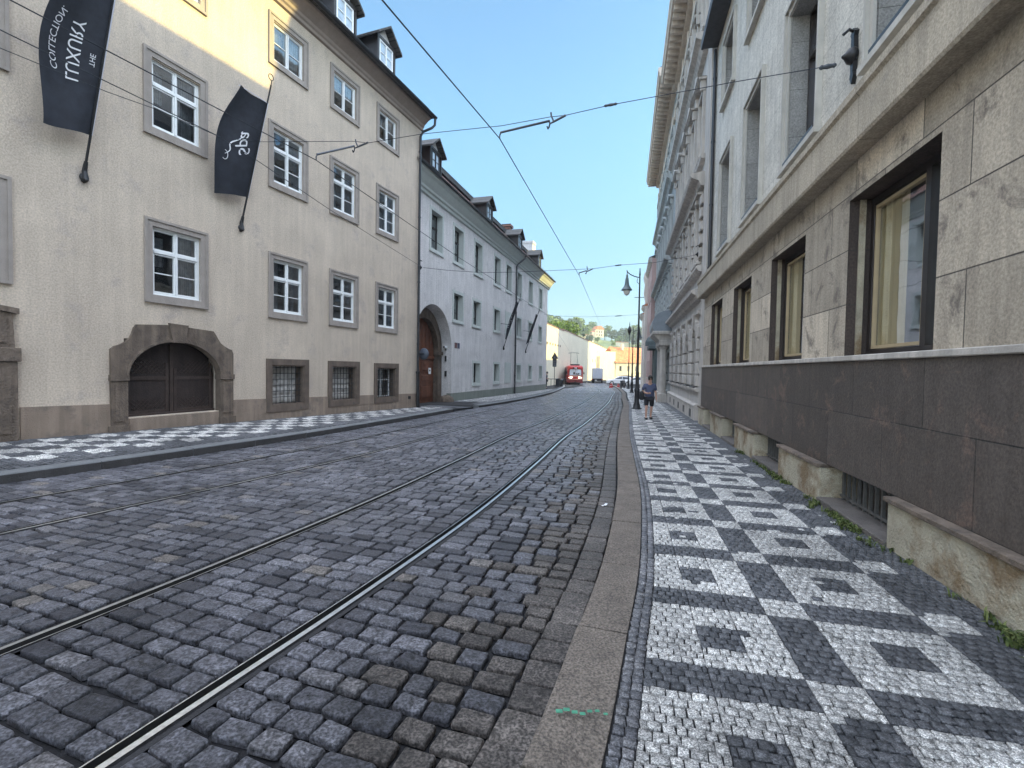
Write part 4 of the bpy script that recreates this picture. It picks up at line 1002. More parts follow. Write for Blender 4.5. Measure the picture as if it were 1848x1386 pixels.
# ================================================================== ORNATE APARTMENT HOUSES ON THE RIGHT
def ornate(name, label, u0, u1, c0, ncol, pitch, mw, mt, mc, top, over, seed):
    rs = random.Random(seed)
    B = empty(name, PR, math.pi/2-YR, label=label, cat='building')
    cs = [c0+pitch*k for k in range(ncol)]
    H = []
    for c in cs:
        H += [(c-.52, c+.52, 1.10, 2.75, .38), (c-.5, c+.5, 5.62, 7.75, .32), (c-.5, c+.5, 9.35, 11.55, .32), (c-.48, c+.48, 13.85, 15.75, .32)]
    b = MB(f2); facade_wall(b, u0, u1, -1.5, top, H, off=-.06)
    for u in (u0, u1): b.face([(u, -.06, -1.5), (u, -13, -1.5), (u, -13, top), (u, -.06, top)])
    b.face([(u0, -13, -1.5), (u1, -13, -1.5), (u1, -13, top), (u0, -13, top)])
    b.build('wall', [mw, mt, M['room']], B)
    b = MB(f2)                                   # rusticated ground floor and first floor: channelled blocks between the windows
    us = [u0+1.0]+[x for c in cs for x in (c-.52, c+.52)]+[u1-.1]
    for a, c in zip(us[::2], us[1::2]):
        if c-a < .2: continue
        for k in range(6):
            z0 = 1.12+k*.43
            if z0 > 3.2: break
            if c-a > 1.2:
                m_ = (a+c)/2; b.box(a+.02, m_-.02, -.06, .045, z0, z0+.37, .02); b.box(m_+.02, c-.02, -.06, .045, z0, z0+.37, .02)
            else: b.box(a+.02, c-.02, -.06, .045, z0, z0+.37, .02)
        for k in range(5):
            z0 = 5.62+k*.46
            b.box(a-.0, a+.30, -.06, .05, z0, z0+.30, .02); b.box(c-.30, c, -.06, .05, z0, z0+.30, .02)
    b.build('rustication', mt, B)
    b = MB(f2)                                   # voussoir heads of the ground floor arches
    for c in cs:
        i_ = arc(c, 2.70, .50, .50, 180, 0, 14)
        for p, q in zip(i_, i_[1:]): b.face([(p[0], -.05, p[1]), (q[0], -.05, q[1]), (q[0], -.05, 3.3), (p[0], -.05, 3.3)])
        for k in range(7):
            a0, a1 = R(180-k*180/7-2), R(180-(k+1)*180/7+2); ro = .86 if k != 3 else 1.05
            b.prism([(c+.5*math.cos(a0), 2.7+.5*math.sin(a0)), (c+.5*math.cos(a1), 2.7+.5*math.sin(a1)), (c+ro*math.cos(a1), 2.7+ro*math.sin(a1)), (c+ro*math.cos(a0), 2.7+ro*math.sin(a0))], -.06, .05 if k != 3 else .10)
    b.build('arch_stones', mt, B)
    b = MB(f2)
    b.box(u0+.9, u1, -.06, .10, -1.4, .38); profile_run(b, [(0, .38), (.12, .38), (.13, .44), (.05, .50), (-.06, .50)], u0+.9, u1); profile_run(b, [(-.06, .92), (.08, .94), (.10, 1.04), (-.06, 1.08)], u0+.9, u1)
    for c in cs: pass
    b.build('plinth', mt, B)
    for c in cs:
        b = MB(f2); b.box(c-.24, c+.24, .102, .108, -.02, .26); b.build('cellar_vent', M['iron'], B)
    def run(prof, nm='cornice', m_=mt, a=u0+.95, c=u1): b = MB(f2); profile_run(b, prof, a, c); return b.build(nm, m_, B)
    run([(-.06, 3.62), (.06, 3.66), (.07, 3.78), (-.06, 3.80)], 'string_course')
    run([(-.06, 4.10), (.10, 4.16), (.14, 4.28), (.30, 4.36), (.31, 4.46), (-.06, 4.54)])
    run([(-.06, 5.08), (.08, 5.12), (.16, 5.22), (.16, 5.30), (-.06, 5.36)], 'string_course')
    run([(-.06, 8.02), (.10, 8.06), (.16, 8.22), (.40, 8.32), (.44, 8.44), (-.06, 8.54)])
    run([(-.06, 8.95), (.10, 8.98), (.12, 9.10), (-.06, 9.14)], 'string_course')
    run([(-.06, 12.70), (.10, 12.75), (.20, 12.95), (.38, 13.05), (.40, 13.20), (-.06, 13.28)])
    run([(-.06, 16.35), (.06, 16.4), (.08, 16.5), (-.06, 16.55)], 'string_course', mc)
    b = MB(f2); profile_run(b, [(-.06, top-.85), (.18, top-.80), (.22, top-.55), (over-.08, top-.48), (over-.06, top-.30), (over, top-.22), (over, top-.02), (-.06, top+.02)], u0, u1)
    u = u0+.2
    while u < u1-.2: b.box(u, u+.22, .05, over-.16, top-.72, top-.49, .02); u += .52
    b.build('cornice', mc, B, label='heavy top cornice with closely set brackets')
    b = MB(f2)                                   # frieze panels
    for c in cs: b.box(c-.62, c+.62, -.06, -.01, 16.66, 17.3, .03)
    for c in cs: b.box(c+pitch/2-.12, c+pitch/2+.12, -.06, .05, 16.6, 17.35, .03)
    b.build('frieze_panels', mc, B)
    b = MB(f2); b.face([(u0, over-.1, top), (u1, over-.1, top), (u1, -5, top+3), (u0, -5, top+3)]); b.face([(u0, -5, top+3), (u1, -5, top+3), (u1, -13, top), (u0, -13, top)])
    b.face([(u0, over-.1, top), (u0, -5, top+3), (u0, -13, top)]); b.face([(u1, over-.1, top), (u1, -5, top+3), (u1, -13, top)]); b.build('roof', M['tile_dk'], B)
    def w_(h, kind):
        b = MB(f2); ring(b, 1.28, h+.24, .14, -.06, .04); b.box(-.70, .70, -.06, .12, -.06, .03, .01)
        if kind == 'ped':
            b.box(-.74, .74, -.06, .20, h+.42, h+.50, .01); b.prism([(-.76, h+.50), (.76, h+.50), (0, h+.86)], -.06, .24); b.box(-.66, -.52, -.06, .14, h+.06, h+.42, .02); b.box(.52, .66, -.06, .14, h+.06, h+.42, .02)
            b.box(-.56, .56, -.05, .0, h+.14, h+.42)
        if kind == 'hood':
            b.box(-.78, .78, -.06, .14, h+.26, h+.36, .01); b.box(-.78, -.66, -.06, .10, h-.55, h+.26, .01); b.box(.66, .78, -.06, .10, h-.55, h+.26, .01); b.box(-.2, .2, -.06, .12, h+.1, h+.26, .03)
        if kind == 'flat': b.box(-.72, .72, -.06, .16, h+.24, h+.33, .01); b.box(-.14, .14, -.06, .12, h+.06, h+.24, .02)
        s = b.build('window', mt)
        b = MB(f2); ring(b, 1.0, h, .06, -.34, -.27, .12); b.box(-.04, .04, -.34, -.26, .12, h+.12); b.box(-.5, .5, -.335, -.265, .12+h*.66, .12+h*.66+.06); b.build('frame', M['r2_trim'], s)
        b = MB(f2); b.face([(-.5, -.30, .12), (.5, -.30, .12), (.5, -.30, h+.12), (-.5, -.30, h+.12)]); b.build('pane', M['glass'], s); return s
    A, P, Q = w_(2.13, 'flat'), w_(2.2, 'ped'), w_(1.9, 'hood')
    b = MB(f2); ring(b, 1.0, 2.1, .06, -.38, -.30, .0); b.box(-.04, .04, -.38, -.29, 0, 2.1); b.box(-.5, .5, -.375, -.295, 1.5, 1.56); b.box(-.60, .60, -.3, .09, -.10, .0, .01); G_ = b.build('window', M['dkframe'])
    b = MB(f2); b.face([(-.5, -.34, 0), (.5, -.34, 0), (.5, -.34, 2.1), (-.5, -.34, 2.1)]); b.build('pane', M['glass'], G_)
    for k, c in enumerate(cs):
        put(A, B, c, 5.50, 0, 1, first=(k == 0)); put(P, B, c, 9.23, 0, 1, first=(k == 0)); put(Q, B, c, 13.73, 0, 1, first=(k == 0)); put(G_, B, c, 1.10, 0, 1, first=(k == 0))
    return B
RA = ornate('apartment_building', 'tall ornate cream apartment building with quoins and window pediments next to the stone building', 4.1, 16.3, 6.15, 5, 2.06, M['r2'], M['r2_trim'], M['r2_corn'], 18.3, .92, 3)
RB = ornate('apartment_building', 'darker green-grey ornate apartment building beyond the cream one, with a domed balcony', 16.35, 33, 18.0, 7, 2.2, M['r2b'], M['r2b_trim'], M['r2_corn'], 18.9, 1.05, 5)
# plain end pier of the cream house
b = MB(f2); b.box(4.1, 5.0, -.06, -.02, -1, 17.3); b.build('end_pier', M['r2_trim'], RA)
# portal with columns and balcony
b = MB(f2)
for u in (16.9, 19.2):
    b.lathe([(.26, -.3), (.26, .30), (.20, .36), (.19, 2.9), (.24, 3.0), (.26, 3.12)], (u, .34, 0), 14); b.box(u-.32, u+.32, .0, .64, -.6, .30)
b.box(16.5, 19.6, -.06, .62, 3.12, 3.42, .02); b.build('portal', M['r2_trim'], RB)
b = MB(f2); b.box(16.3, 19.8, -.06, 1.0, 3.75, 3.95, .03); b.prism([(-.06, 3.42), (.6, 3.42), (.95, 3.75), (-.06, 3.75)], 16.5, 19.6, 'yz')
b.build('balcony', M['r2_trim'], RB)
b = MB(f2); rows = []
for o, z in [(.92, 3.95), (1.02, 4.15), (1.02, 4.45), (.90, 4.75), (.72, 4.95), (.4, 5.1), (-.06, 5.15)]: rows.append([(16.4, o, z), (19.7, o, z)])
for k in range(6): b.strip(rows[k], rows[k+1])
for u in (16.4, 19.7): b.face([(u, -.06, 3.95)]+[(u, r_[0][1], r_[0][2]) for r_ in rows])
b.build('canopy', surf('blue_grey_lead', (.20, .225, .25), .6, .15, 3), RB)
b = MB(f2)
for u in (23.6, 25.6): b.box(u-.22, u+.22, 0, .5, -.6, 3.2, .02)
b.box(23.2, 26, 0, .9, 3.2, 3.5, .03); b.lathe([(.7, 0), (.7, .3), (.55, .6), (.3, .8), (.02, .9)], (24.6, .4, 3.5), 14); b.build('entrance_porch', surf('dark_green_stone', (.09, .11, .11), .7, .2, 3), RB)

def plain(name, label, u0, u1, off, top, mw, roofm, rows_, gable=False, cat='building'):
    B = empty(name, PR, math.pi/2-YR, label=label, cat=cat)
    H = []; c = u0+1.1
    while c < u1-.8:
        for z0, z1 in rows_: H.append((c-.45, c+.45, z0, z1, .3))
        c += 2.2
    b = MB(f2); facade_wall(b, u0, u1, -1.8, top, H, off=off)
    for u in (u0, u1): b.face([(u, off, -1.8), (u, off-11, -1.8), (u, off-11, top), (u, off, top)])
    b.face([(u0, off-11, -1.8), (u1, off-11, -1.8), (u1, off-11, top), (u0, off-11, top)]); b.build('wall', [mw, mw, M['room']], B)
    b = MB(f2); profile_run(b, [(off, top-.4), (off+.1, top-.35), (off+.3, top-.1), (off+.32, top), (off, top+.05)], u0-.02, u1+.02); b.build('cornice', M['r2_trim'], B)
    b = MB(f2); b.face([(u0, off+.3, top+.05), (u1, off+.3, top+.05), (u1, off-5, top+2.2), (u0, off-5, top+2.2)]); b.face([(u0, off-5, top+2.2), (u1, off-5, top+2.2), (u1, off-11, top), (u0, off-11, top)])
    b.face([(u0, off+.3, top), (u0, off-5, top+2.2), (u0, off-11, top)]); b.face([(u1, off+.3, top), (u1, off-5, top+2.2), (u1, off-11, top)]); b.build('roof', roofm, B)
    for h in H:
        b = MB(f2); b.box(h[0]-.08, h[1]+.08, off, off+.07, h[2]-.1, h[2]); b.box(h[0]+.42, h[0]+.48, off-.26, off-.2, h[2], h[3]); b.box(h[0], h[1], off-.26, off-.2, (h[2]+h[3])/2, (h[2]+h[3])/2+.06); b.build('window', M['r2_trim'], B)
    return B
RC = plain('pink_building', 'narrow pink-walled building between the green-grey and the gabled house', 33.1, 41, .35, 11.9, M['pinkwall'], M['tile_dk'], [(1.0, 2.6), (4.6, 6.4), (8.2, 10)])
RD = plain('gabled_house', 'cream baroque gabled house near the far end of the right-hand row', 41.1, 43.6, .62, 8.6, M['creamwall'], M['tile_or'], [(1.0, 2.6), (4.6, 6.4)], cat='house')
b = MB(f2); b.prism([(-.02, 8.6), (.62, 8.6), (.55, 9.3), (.72, 10.2), (.62, 11.2), (.78, 11.9), (.72, 12.2), (-.02, 12.3)], 41.3, 43.5, 'yz'); b.build('gable', M['creamwall'], RD)
RE = plain('corner_house', 'low cream corner house with brown shopfront, last in the right-hand row', 43.7, 47.5, .7, 8.0, M['creamwall'], M['tile_or'], [(1.0, 2.6), (4.6, 6.2)], cat='house')

#@@PART3
# ------------------------------------------------------------------ measuring helpers
def rpx(x, y):                                  # viewing ray through a point of the 1848 px photograph
    return ((x-924)/FPX*rgt - (y-693)/FPX*upv + fwd)
def on_plane(x, y, A, B_):                      # the point seen at (x,y) on the vertical plane through A and B_
    d = rpx(x, y); n = Vector((B_.y-A.y, A.x-B_.x, 0)); o = Vector((0, 0, CAM_H)); t = (Vector((A.x, A.y, 0))-Vector((0, 0, 0))).dot(n)/d.dot(n); return o+t*d
def to_px(p):
    v = Vector(p)-Vector((0, 0, CAM_H)); return 924+FPX*v.dot(rgt)/v.dot(fwd), 693-FPX*v.dot(upv)/v.dot(fwd)
def above_track(T, x, y):
    best = None
    for q in T:
        if q[1] < 1.5: continue
        d = rpx(x, y); Y = q[1]; t = Y/d.y; X = d.x*t
        e = abs(X-q[0])/max(Y, 1)
        if best is None or e < best[0]: best = (e, Vector((q[0], q[1], CAM_H+d.z*t)))
    return best[1]

# ------------------------------------------------------------------ overhead wires
def sag(pts, k=6):
    return [tuple(Vector(a).lerp(Vector(c), j/k)) for a, c in zip(pts, pts[1:]) for j in range(k)]+[tuple(pts[-1])]
p1 = [above_track(T1, *q) for q in ((700, 3), (905, 250), (1045, 497), (1083, 585))]
p0 = [above_track(T0, *q) for q in ((60, 12), (573, 289), (746, 408.6), (829, 464), (884, 501), (942, 539), (985, 566))]
b = MB(); e = p1[0]+(p1[0]-p1[1])*1.6; b.tube([tuple(e)]+[tuple(p) for p in p1]+[(16.5, 95, 5.0)], .0085, 6); b.build('contact_wire', M['wire'], label='overhead tram contact wire running down the middle of the sky', cat='wire', group='tram overhead wires')
b = MB(); e = p0[0]+(p0[0]-p0[1])*.6; b.tube([tuple(e)]+[tuple(p) for p in p0]+[(10.3, 88, 5.0)], .0085, 6); b.build('contact_wire', M['wire'], label='overhead tram contact wire passing in front of the beige townhouse windows', cat='wire', group='tram overhead wires')
def anchor(P0, yaw, u, z, side, label, off=0):
    o = empty('wire_anchor', fpt(P0, yaw, u, off, side)+Vector((0, 0, z)), math.pi/2-yaw, label=label, cat='wall anchor', group='cast iron wire anchors on the fronts')
    fn = ffn(side)
    b = MB(fn); b.lathe([(.02, -.0), (.085, .01), (.10, .045), (.085, .09), (.035, .13), (.012, .16)], (0, 0, 0), 14, 'y'); b.build('boss', M['iron'], o, smooth=True)
    b = MB(fn); b.prism([(-.05, .05), (.05, .05), (.035, .22), (.06, .27), (.0, .33), (-.06, .27), (-.035, .22)], 0, .05); b.prism([(-.05, -.05), (.05, -.05), (.03, -.20), (.05, -.25), (0, -.34), (-.05, -.25), (-.03, -.20)], 0, .05); b.tube([(0, .03, .28), (-.03, .10, .30), (-.02, .16, .25)], .018, 6)
    b.build('scroll', M['iron'], o); return o
anchor(PR, YR, -6.06, 5.48, 1, 'ornamental cast iron wire anchor on the pale upper wall of the stone building', off=-.18)
anchor(PR, YR, 5.55, 5.80, 1, 'black wire anchor at the corner of the ornate cream apartment building', off=-.02)
anchor(PL1, YL1, .14, 5.86, -1, 'black wire anchor on the corner of the beige townhouse above the arched portal')
A1 = fpt(PR, YR, -6.06, .1, 1); B1 = fpt(PL1, YL1, -9.0, 0)
pts = [on_plane(x, y, A1, B1) for x, y in ((1510, 117), (1330, 147), (1104, 189), (1021, 208), (993, 211), (905, 227), (760, 242), (664, 258), (640, 255), (466, 256), (402, 249))]
sw = empty('span_wire', pts[0], 0, label='nearest cross span wire from the stone building over the street to the beige townhouse', cat='wire', group='tram overhead wires')
def rel(o, P): return [tuple(Vector(p)-o.location) for p in P]
b = MB(); b.tube(rel(sw, pts), .006, 6); b.build('cable', M['wire'], sw)
def insul(parent, p, q, r=.022):
    b = MB(); d = (Vector(q)-Vector(p)); P = rel(parent, [Vector(p)+d*t for t in (0, .12, .25, .5, .75, .88, 1)]); b.tube(P, [r*.4, r, r*.75, r*1.05, r*.75, r, r*.4], 8); b.build('insulator', M['ins'], parent)
insul(sw, on_plane(1090, 191.5, A1, B1), on_plane(1114, 187, A1, B1)); insul(sw, pts[0], on_plane(1478, 123, A1, B1), .03)
def reg_arm(wire_pt, hook, tip, label, rr=1.0):
    """steady arm: long rod from the contact wire, hook, short strut up to the span wire"""
    o = empty('registration_arm', wire_pt, 0, label=label, cat='wire fitting', group='steady arms of the tram wires')
    b = MB(); w0 = Vector(wire_pt); h = Vector(hook); t = Vector(tip); up = Vector((0, 0, 1))
    b.tube(rel(o, [w0, w0+up*.06, w0+up*.10+(h-w0)*.03]), .012*rr, 6); b.tube(rel(o, [w0+up*.10+(h-w0)*.02, h+up*.05]), .019*rr, 8); b.build('rod', M['ins'], o)
    b = MB(); b.tube(rel(o, [h+up*.06, h+(t-h)*.05, h-up*.05, h-up*.07-(t-h)*.06, h-up*.02-(t-h)*.12]), .012*rr, 6); b.build('hook', M['iron'], o)
    b = MB(); b.tube(rel(o, [h+(t-h)*.05, h.lerp(t, .3), t]), [.010*rr, .017*rr, .019*rr], 8); b.tube(rel(o, [h.lerp(t, .28), h.lerp(t, .12)+up*.12*rr, h.lerp(t, .10)+up*.17*rr]), .014*rr, 6); b.build('strut', M['ins'], o)
reg_arm(p1[1], on_plane(991, 224, A1, B1), on_plane(1021, 208, A1, B1), 'large steady arm under the sky holding the middle contact wire')
reg_arm(p0[1], on_plane(639, 268, A1, B1), on_plane(664, 257, A1, B1), 'steady arm in front of the beige townhouse windows')
A2 = fpt(PR, YR, 5.55, .2, 1); B2 = fpt(PL1, YL1, .16, .1)
pts = [on_plane(x, y, A2, B2) for x, y in ((1262, 459), (1180, 474), (1117, 478.5), (1070, 485), (1000, 488), (930, 491), (870, 492), (810, 488), (764, 483))]
s2 = empty('span_wire', pts[0], 0, label='second cross span wire from the ornate building to the corner of the beige townhouse', cat='wire', group='tram overhead wires')
b = MB(); b.tube(rel(s2, pts), .008, 6); b.build('cable', M['wire'], s2); insul(s2, on_plane(1110, 479.5, A2, B2), on_plane(1122, 478, A2, B2), .03)
reg_arm(p1[2], on_plane(1058, 491, A2, B2), on_plane(1070, 485, A2, B2), 'small distant steady arm above the street end', 1.2)
A3 = Vector((12.6, 52, 0)); B3 = fpt(PL2, YL2, 13.3, 0)
pts = [on_plane(x, y, A3, B3) for x, y in ((1162, 567), (1116, 570), (1060, 572), (1000, 570), (982, 567))]
s3 = empty('span_wire', pts[0], 0, label='farthest cross span wire low in the sky near the hill', cat='wire', group='tram overhead wires')
b = MB(); b.tube(rel(s3, pts), .012, 6); b.build('cable', M['wire'], s3); insul(s3, on_plane(1110, 570.5, A3, B3), on_plane(1122, 569.6, A3, B3), .05)
# feeder cables from the townhouse corner back over the camera
c0 = fpt(PL1, YL1, .14, .16)+Vector((0, 0, 5.86)); A4 = c0; B4 = Vector((-6.6, 4.2, 0))
ft = [c0]+[on_plane(x, y, A4, B4) for x, y in ((732.5, 464), (594, 377.5), (466, 291), (398, 247.6), (0, 53.7))]
ft.append(ft[-1]+(ft[-1]-ft[-2])*.8)
b = MB(); b.tube([tuple(p) for p in ft], .008, 6); b.build('feeder_cable', M['wire'], label='black cable from the townhouse corner anchor to the upper left', cat='wire', group='tram overhead wires')
f3 = [ft[4], on_plane(287, 199, A4, B4), on_plane(194, 166, A4, B4), on_plane(0, 86.6, A4, B4)]; f3.append(f3[-1]+(f3[-1]-f3[-2])*.8)
b = MB(); b.tube([tuple(p) for p in f3], .0055, 6); b.build('feeder_cable', M['wire'], label='thin lower branch of the black cable leaving the view at the left edge', cat='wire', group='tram overhead wires')

# ------------------------------------------------------------------ hotel banners
def text_mesh(body, size, fn, mat, name, parent, step=.03, shear=0, italic=False):
    cu = bpy.data.curves.new('t', 'FONT'); cu.body = body; cu.size = size; cu.align_x = 'CENTER'; cu.align_y = 'CENTER'; cu.shear = shear; cu.resolution_u = 4; cu.offset = size*.002
    to = bpy.data.objects.new('t', cu); COL.objects.link(to); dg = bpy.context.evaluated_depsgraph_get(); dg.update()
    me = bpy.data.meshes.new_from_object(to.evaluated_get(dg)); bpy.data.objects.remove(to)
    for v in me.vertices: v.co = fn(v.co.x, v.co.y)
    me.materials.clear(); me.materials.append(mat); me.name = name
    o = bpy.data.objects.new(name, me); COL.objects.link(o); o.parent = parent; return o
def banner(P0, yaw, u, z0, label, kind, width=.80, length=2.35, seed=0, arm=False, fold=1.0, tipz=3.43, tipo=1.03, s0=.80):
    o = empty('banner', fpt(P0, yaw, u, 0)+Vector((0, 0, z0)), math.pi/2-yaw, label=label, cat='banner', group='navy hotel banners on wall poles')
    T = Vector((0, tipo, tipz)); L = T.length; dr = T/L
    b = MB(f1); b.tube([(0, 0, -.02), tuple(dr*.2), tuple(dr*L)], [.026, .024, .018], 8); b.build('pole', M['iron'], o)
    b = MB(f1); b.lathe([(.075, -.0), (.08, .03), (.05, .06)], (0, 0, -.0), 10, 'y'); b.tube([(0, .0, -.06), (0, .06, -.05), tuple(dr*.12), tuple(dr*.30)], [.05, .055, .045, .034], 8); b.build('socket', M['iron'], o)
    b = MB(f1); e = dr*L; b.tube([tuple(e), tuple(e+Vector((0, .02, .10)))], .012, 6)
    ringp = [tuple(e+Vector((.075*math.sin(t), .0, .19-.075*math.cos(t)))) for t in [2*math.pi*k/12 for k in range(13)]]; b.tube(ringp, .010, 6); b.build('finial', M['iron'], o)
    b = MB(f1); e2 = dr*(s0+length); b.tube([tuple(e2), tuple(e2+Vector((-width, 0, .0)))], .012, 6); b.build('crossbar', M['hem'], o)
    if arm: b = MB(f1); b.tube([(-.7, 0, 1.7), (-.7, .12, 1.7), tuple(dr*1.75)], .015, 6); b.build('stay', M['iron'], o)
    rs = random.Random(seed); ph = rs.random()*6
    def S(a, q):                                # a: along the pole 0..1 upwards, q: away from the pole 0..1
        base = dr*(s0+a*length); w_ = width*(1+.42*math.sin(math.pi*min(1, a*1.02))**1.2*fold)
        x = -q*w_; off = .05*math.sin(a*7+ph)*q + .10*math.sin(q*5+ph+a*3)*q*(1-.3*a) - .02
        zz = -.16*q*(1-a)*(1) + .0*q
        if kind == 'collection' and a < .26: x -= .10*q*(1-a/.26)*q; off += .16*(1-a/.26)*q
        return Vector((base.x+x, base.y+off, base.z+zz))
    b = MB(f1); na, nq = 40, 20
    rows = [[tuple(S(i/na, j/nq)) for j in range(nq+1)] for i in range(na+1)]
    idx = [[b.vert(p) for p in r_] for r_ in rows]
    for i in range(na):
        for j in range(nq): b.f.append([idx[i][j], idx[i+1][j], idx[i+1][j+1], idx[i][j+1]]); b.m.append(0)
    cl = b.build('cloth', M['cloth'], o, smooth=True)
    b = MB(f1); b.tube([tuple(dr*(s0+length*k/12)+Vector((.014, .0, 0))) for k in range(13)], .020, 6); b.build('hem', M['hem'], cl)
    def onc(cx, cq, sx=1, lift=.012):           # text x runs up the pole, text y towards the pole
        def fn(x, y):
            a = cx+x/length; q = cq-y/(width*(1+.42*fold))
            a = min(max(a, 0), 1); q = min(max(q, 0), 1.0)
            wf = 1+.42*math.sin(math.pi*min(1, a*1.02))**1.2*fold
            p = S(a, min(1, q)); p2 = Vector((p.x, p.y+lift, p.z)); return Vector(f1(p2))
        return fn
    if kind == 'collection':
        for ln, cx, cq, sz in (('LUXURY', .49, .46, .27), ('THE', .47, .17, .12)):
            text_mesh(ln, sz, onc(cx, cq), M['print'], 'lettering', cl)
        def arcfn(x, y):
            t = x/.62; return onc(.52, .80)(x, y + .11*t*t)
        text_mesh('COLLECTION.', .155, arcfn, M['print'], 'lettering', cl)
    elif kind == 'spa':
        text_mesh('Spa', .42, onc(.50, .34), M['print'], 'lettering', cl, shear=.35)
        b = MB(); f_ = onc(.50, .66); pts = []
        for k in range(40):
            t = k/39; pts.append(tuple(f_(-.32+.5*t, .05*math.sin(t*9)-.10+.32*t)))
        b.tube(pts, [.006+.010*math.sin(math.pi*k/39) for k in range(40)], 5)
        pts = [tuple(f_(-.34+.10*math.cos(a_), -.10+.07*math.sin(a_))) for a_ in [k*.3 for k in range(14)]]; b.tube(pts, .008, 5)
        b.build('flourish', M['print'], cl)
    return o
banner(PL1, YL1, -11.96, 5.15, 'navy hotel banner with white lettering THE LUXURY COLLECTION in mirror view, at the far left', 'collection', seed=1, length=2.75, width=.68, fold=.9)
banner(PL1, YL1, -8.52, 5.14, 'navy banner with mirrored white script Spa between window columns of the beige townhouse', 'spa', seed=2, fold=.85)
banner(PL2, YL2, 9.2, 3.05, 'dark banner with small white letters beside the drainpipe of the long pale house', 'collection', seed=3, arm=True, width=.75, length=2.6, fold=.4, tipz=3.6, tipo=1.2)
banner(PL2, YL2, 15.4, 3.05, 'dark banner near the far corner of the long pale house', 'plain', seed=4, arm=True, width=.75, length=2.4, fold=.4, tipz=3.8, tipo=1.25)

# ------------------------------------------------------------------ street lamps
def lamp_pole(o, h, b_r=.10):
    b = MB(); b.lathe([(.24, -.1), (.24, .03), (.17, .06), (.15, .20), (.115, .28), (.10, .75), (.125, .82), (.12, .90), (.085, .98), (.075, 1.6), (.085, 1.66), (.062, 1.72), (.050, 3.4), (.060, 3.46), (.042, 3.54), (.030, h-.35), (.040, h-.3), (.028, h-.2), (.02, h)], (0, 0, 0), 14)
    b.build('post', M['iron'], o, smooth=True)
glow = surf('lamp_globe', (.75, .72, .66), .3, .05, 3)
lampm = surf('grey_green_lamp_shade', (.10, .13, .14), .4, .1, 4)
def bell_lamp(parent, side=-1, h=6.2):
    b = MB(); a0 = [(0, 0, h-.42)]; 
    pts = [(side*(.02+.56*math.sin(math.pi/2*k/8)), 0, h-.42+.33*(1-math.cos(math.pi/2*k/8))**.7*1.0) for k in range(9)]
    b.tube(pts, .022, 8); b.tube([(0, 0, h-.75), (side*.12, 0, h-.62), (side*.10, 0, h-.45)], .012, 6); b.tube([(-.22, 0, h-1.32), (.22, 0, h-1.32)], .014, 6)
    b.tube([(side*.57, 0, h-.09), (side*.57, 0, h-.30)], .015, 6); b.build('arm', M['iron'], parent)
    b = MB(); b.lathe([(.03, 0), (.05, -.05), (.045, -.12), (.075, -.20), (.09, -.40), (.12, -.52), (.22, -.66), (.25, -.70), (.245, -.72), (.20, -.72)], (side*.57, 0, h-.28), 18); b.build('lamp_shade', lampm, parent, smooth=True)
    b = MB(); b.lathe([(.14, -.72), (.15, -.78), (.12, -.88), (.05, -.95), (.005, -.96)], (side*.57, 0, h-.28), 14); b.build('lamp_globe', glow, parent, smooth=True)
def lampz(x, y): return G(x, y)+.10
lo = empty('street_lamp', (5.74, 22.2, lampz(5.74, 22.2)), R(-8), label='nearest street lamp, black cast iron post with one hanging bell lamp, beside the walking person', cat='street lamp', group='black cast iron street lamps on the right pavement'); lamp_pole(lo, 6.42); bell_lamp(lo, -1, 6.42)
lo = empty('street_lamp', (10.7, 43.2, lampz(10.7, 43.2)), 0, label='middle black street lamp standing just left of the nearest lamp post', cat='street lamp', group='black cast iron street lamps on the right pavement'); lamp_pole(lo, 5.9); bell_lamp(lo, 1, 5.9)
lo = empty('street_lamp', (13.45, 56, lampz(13.45, 56)), 0, label='tall black street lamp with pointed lantern on top, seen against the orange roof', cat='street lamp', group='black cast iron street lamps on the right pavement'); lamp_pole(lo, 6.3)
b = MB(); b.lathe([(.05, 6.2), (.10, 6.28), (.24, 6.75), (.26, 6.8), (.03, 7.3), (.05, 7.36), (.01, 7.75)], (0, 0, 0), 6); b.build('lantern', M['iron'], lo)

# ------------------------------------------------------------------ vehicles
red = surf('tram_red', (.38, .022, .018), .35, .08, 2); redd = surf('tram_dark_red', (.16, .02, .018), .5, .1, 3); cream = surf('tram_cream', (.66, .42, .33), .4, .05, 3)
carglass = surf('vehicle_glass', (.03, .035, .045), .08, .2, 2, spec=.8); rubber = surf('tyre_rubber', (.02, .02, .02), .85, .2, 9); silver = surf('silver_metal', (.55, .56, .58), .3, .1, 5, metal=.8)
wpaint = surf('white_car_paint', (.72, .73, .75), .25, .03, 2, spec=.6); dpaint = surf('dark_car_paint', (.05, .052, .06), .25, .1, 2, spec=.6)
em = bpy.data.materials.new('headlamp_light'); em.use_nodes = True; em.node_tree.nodes['Principled BSDF'].inputs['Emission Color'].default_value = (1, .86, .62, 1); em.node_tree.nodes['Principled BSDF'].inputs['Emission Strength'].default_value = 2.0
screen = bpy.data.materials.new('windscreen_reflection'); screen.use_nodes = True
screen = surf('windscreen', (.48, .53, .60), .08, .35, 1.2, spec=1)
def loft(b, secs):
    idx = [[b.vert(p) for p in s_] for s_ in secs]; n = len(idx[0])
    for A, B_ in zip(idx, idx[1:]):
        for k in range(n): b.f.append([A[k], A[(k+1) % n], B_[(k+1) % n], B_[k]]); b.m.append(b.mi)
    b.f += [idx[0][::-1], idx[-1]]; b.m += [b.mi]*2
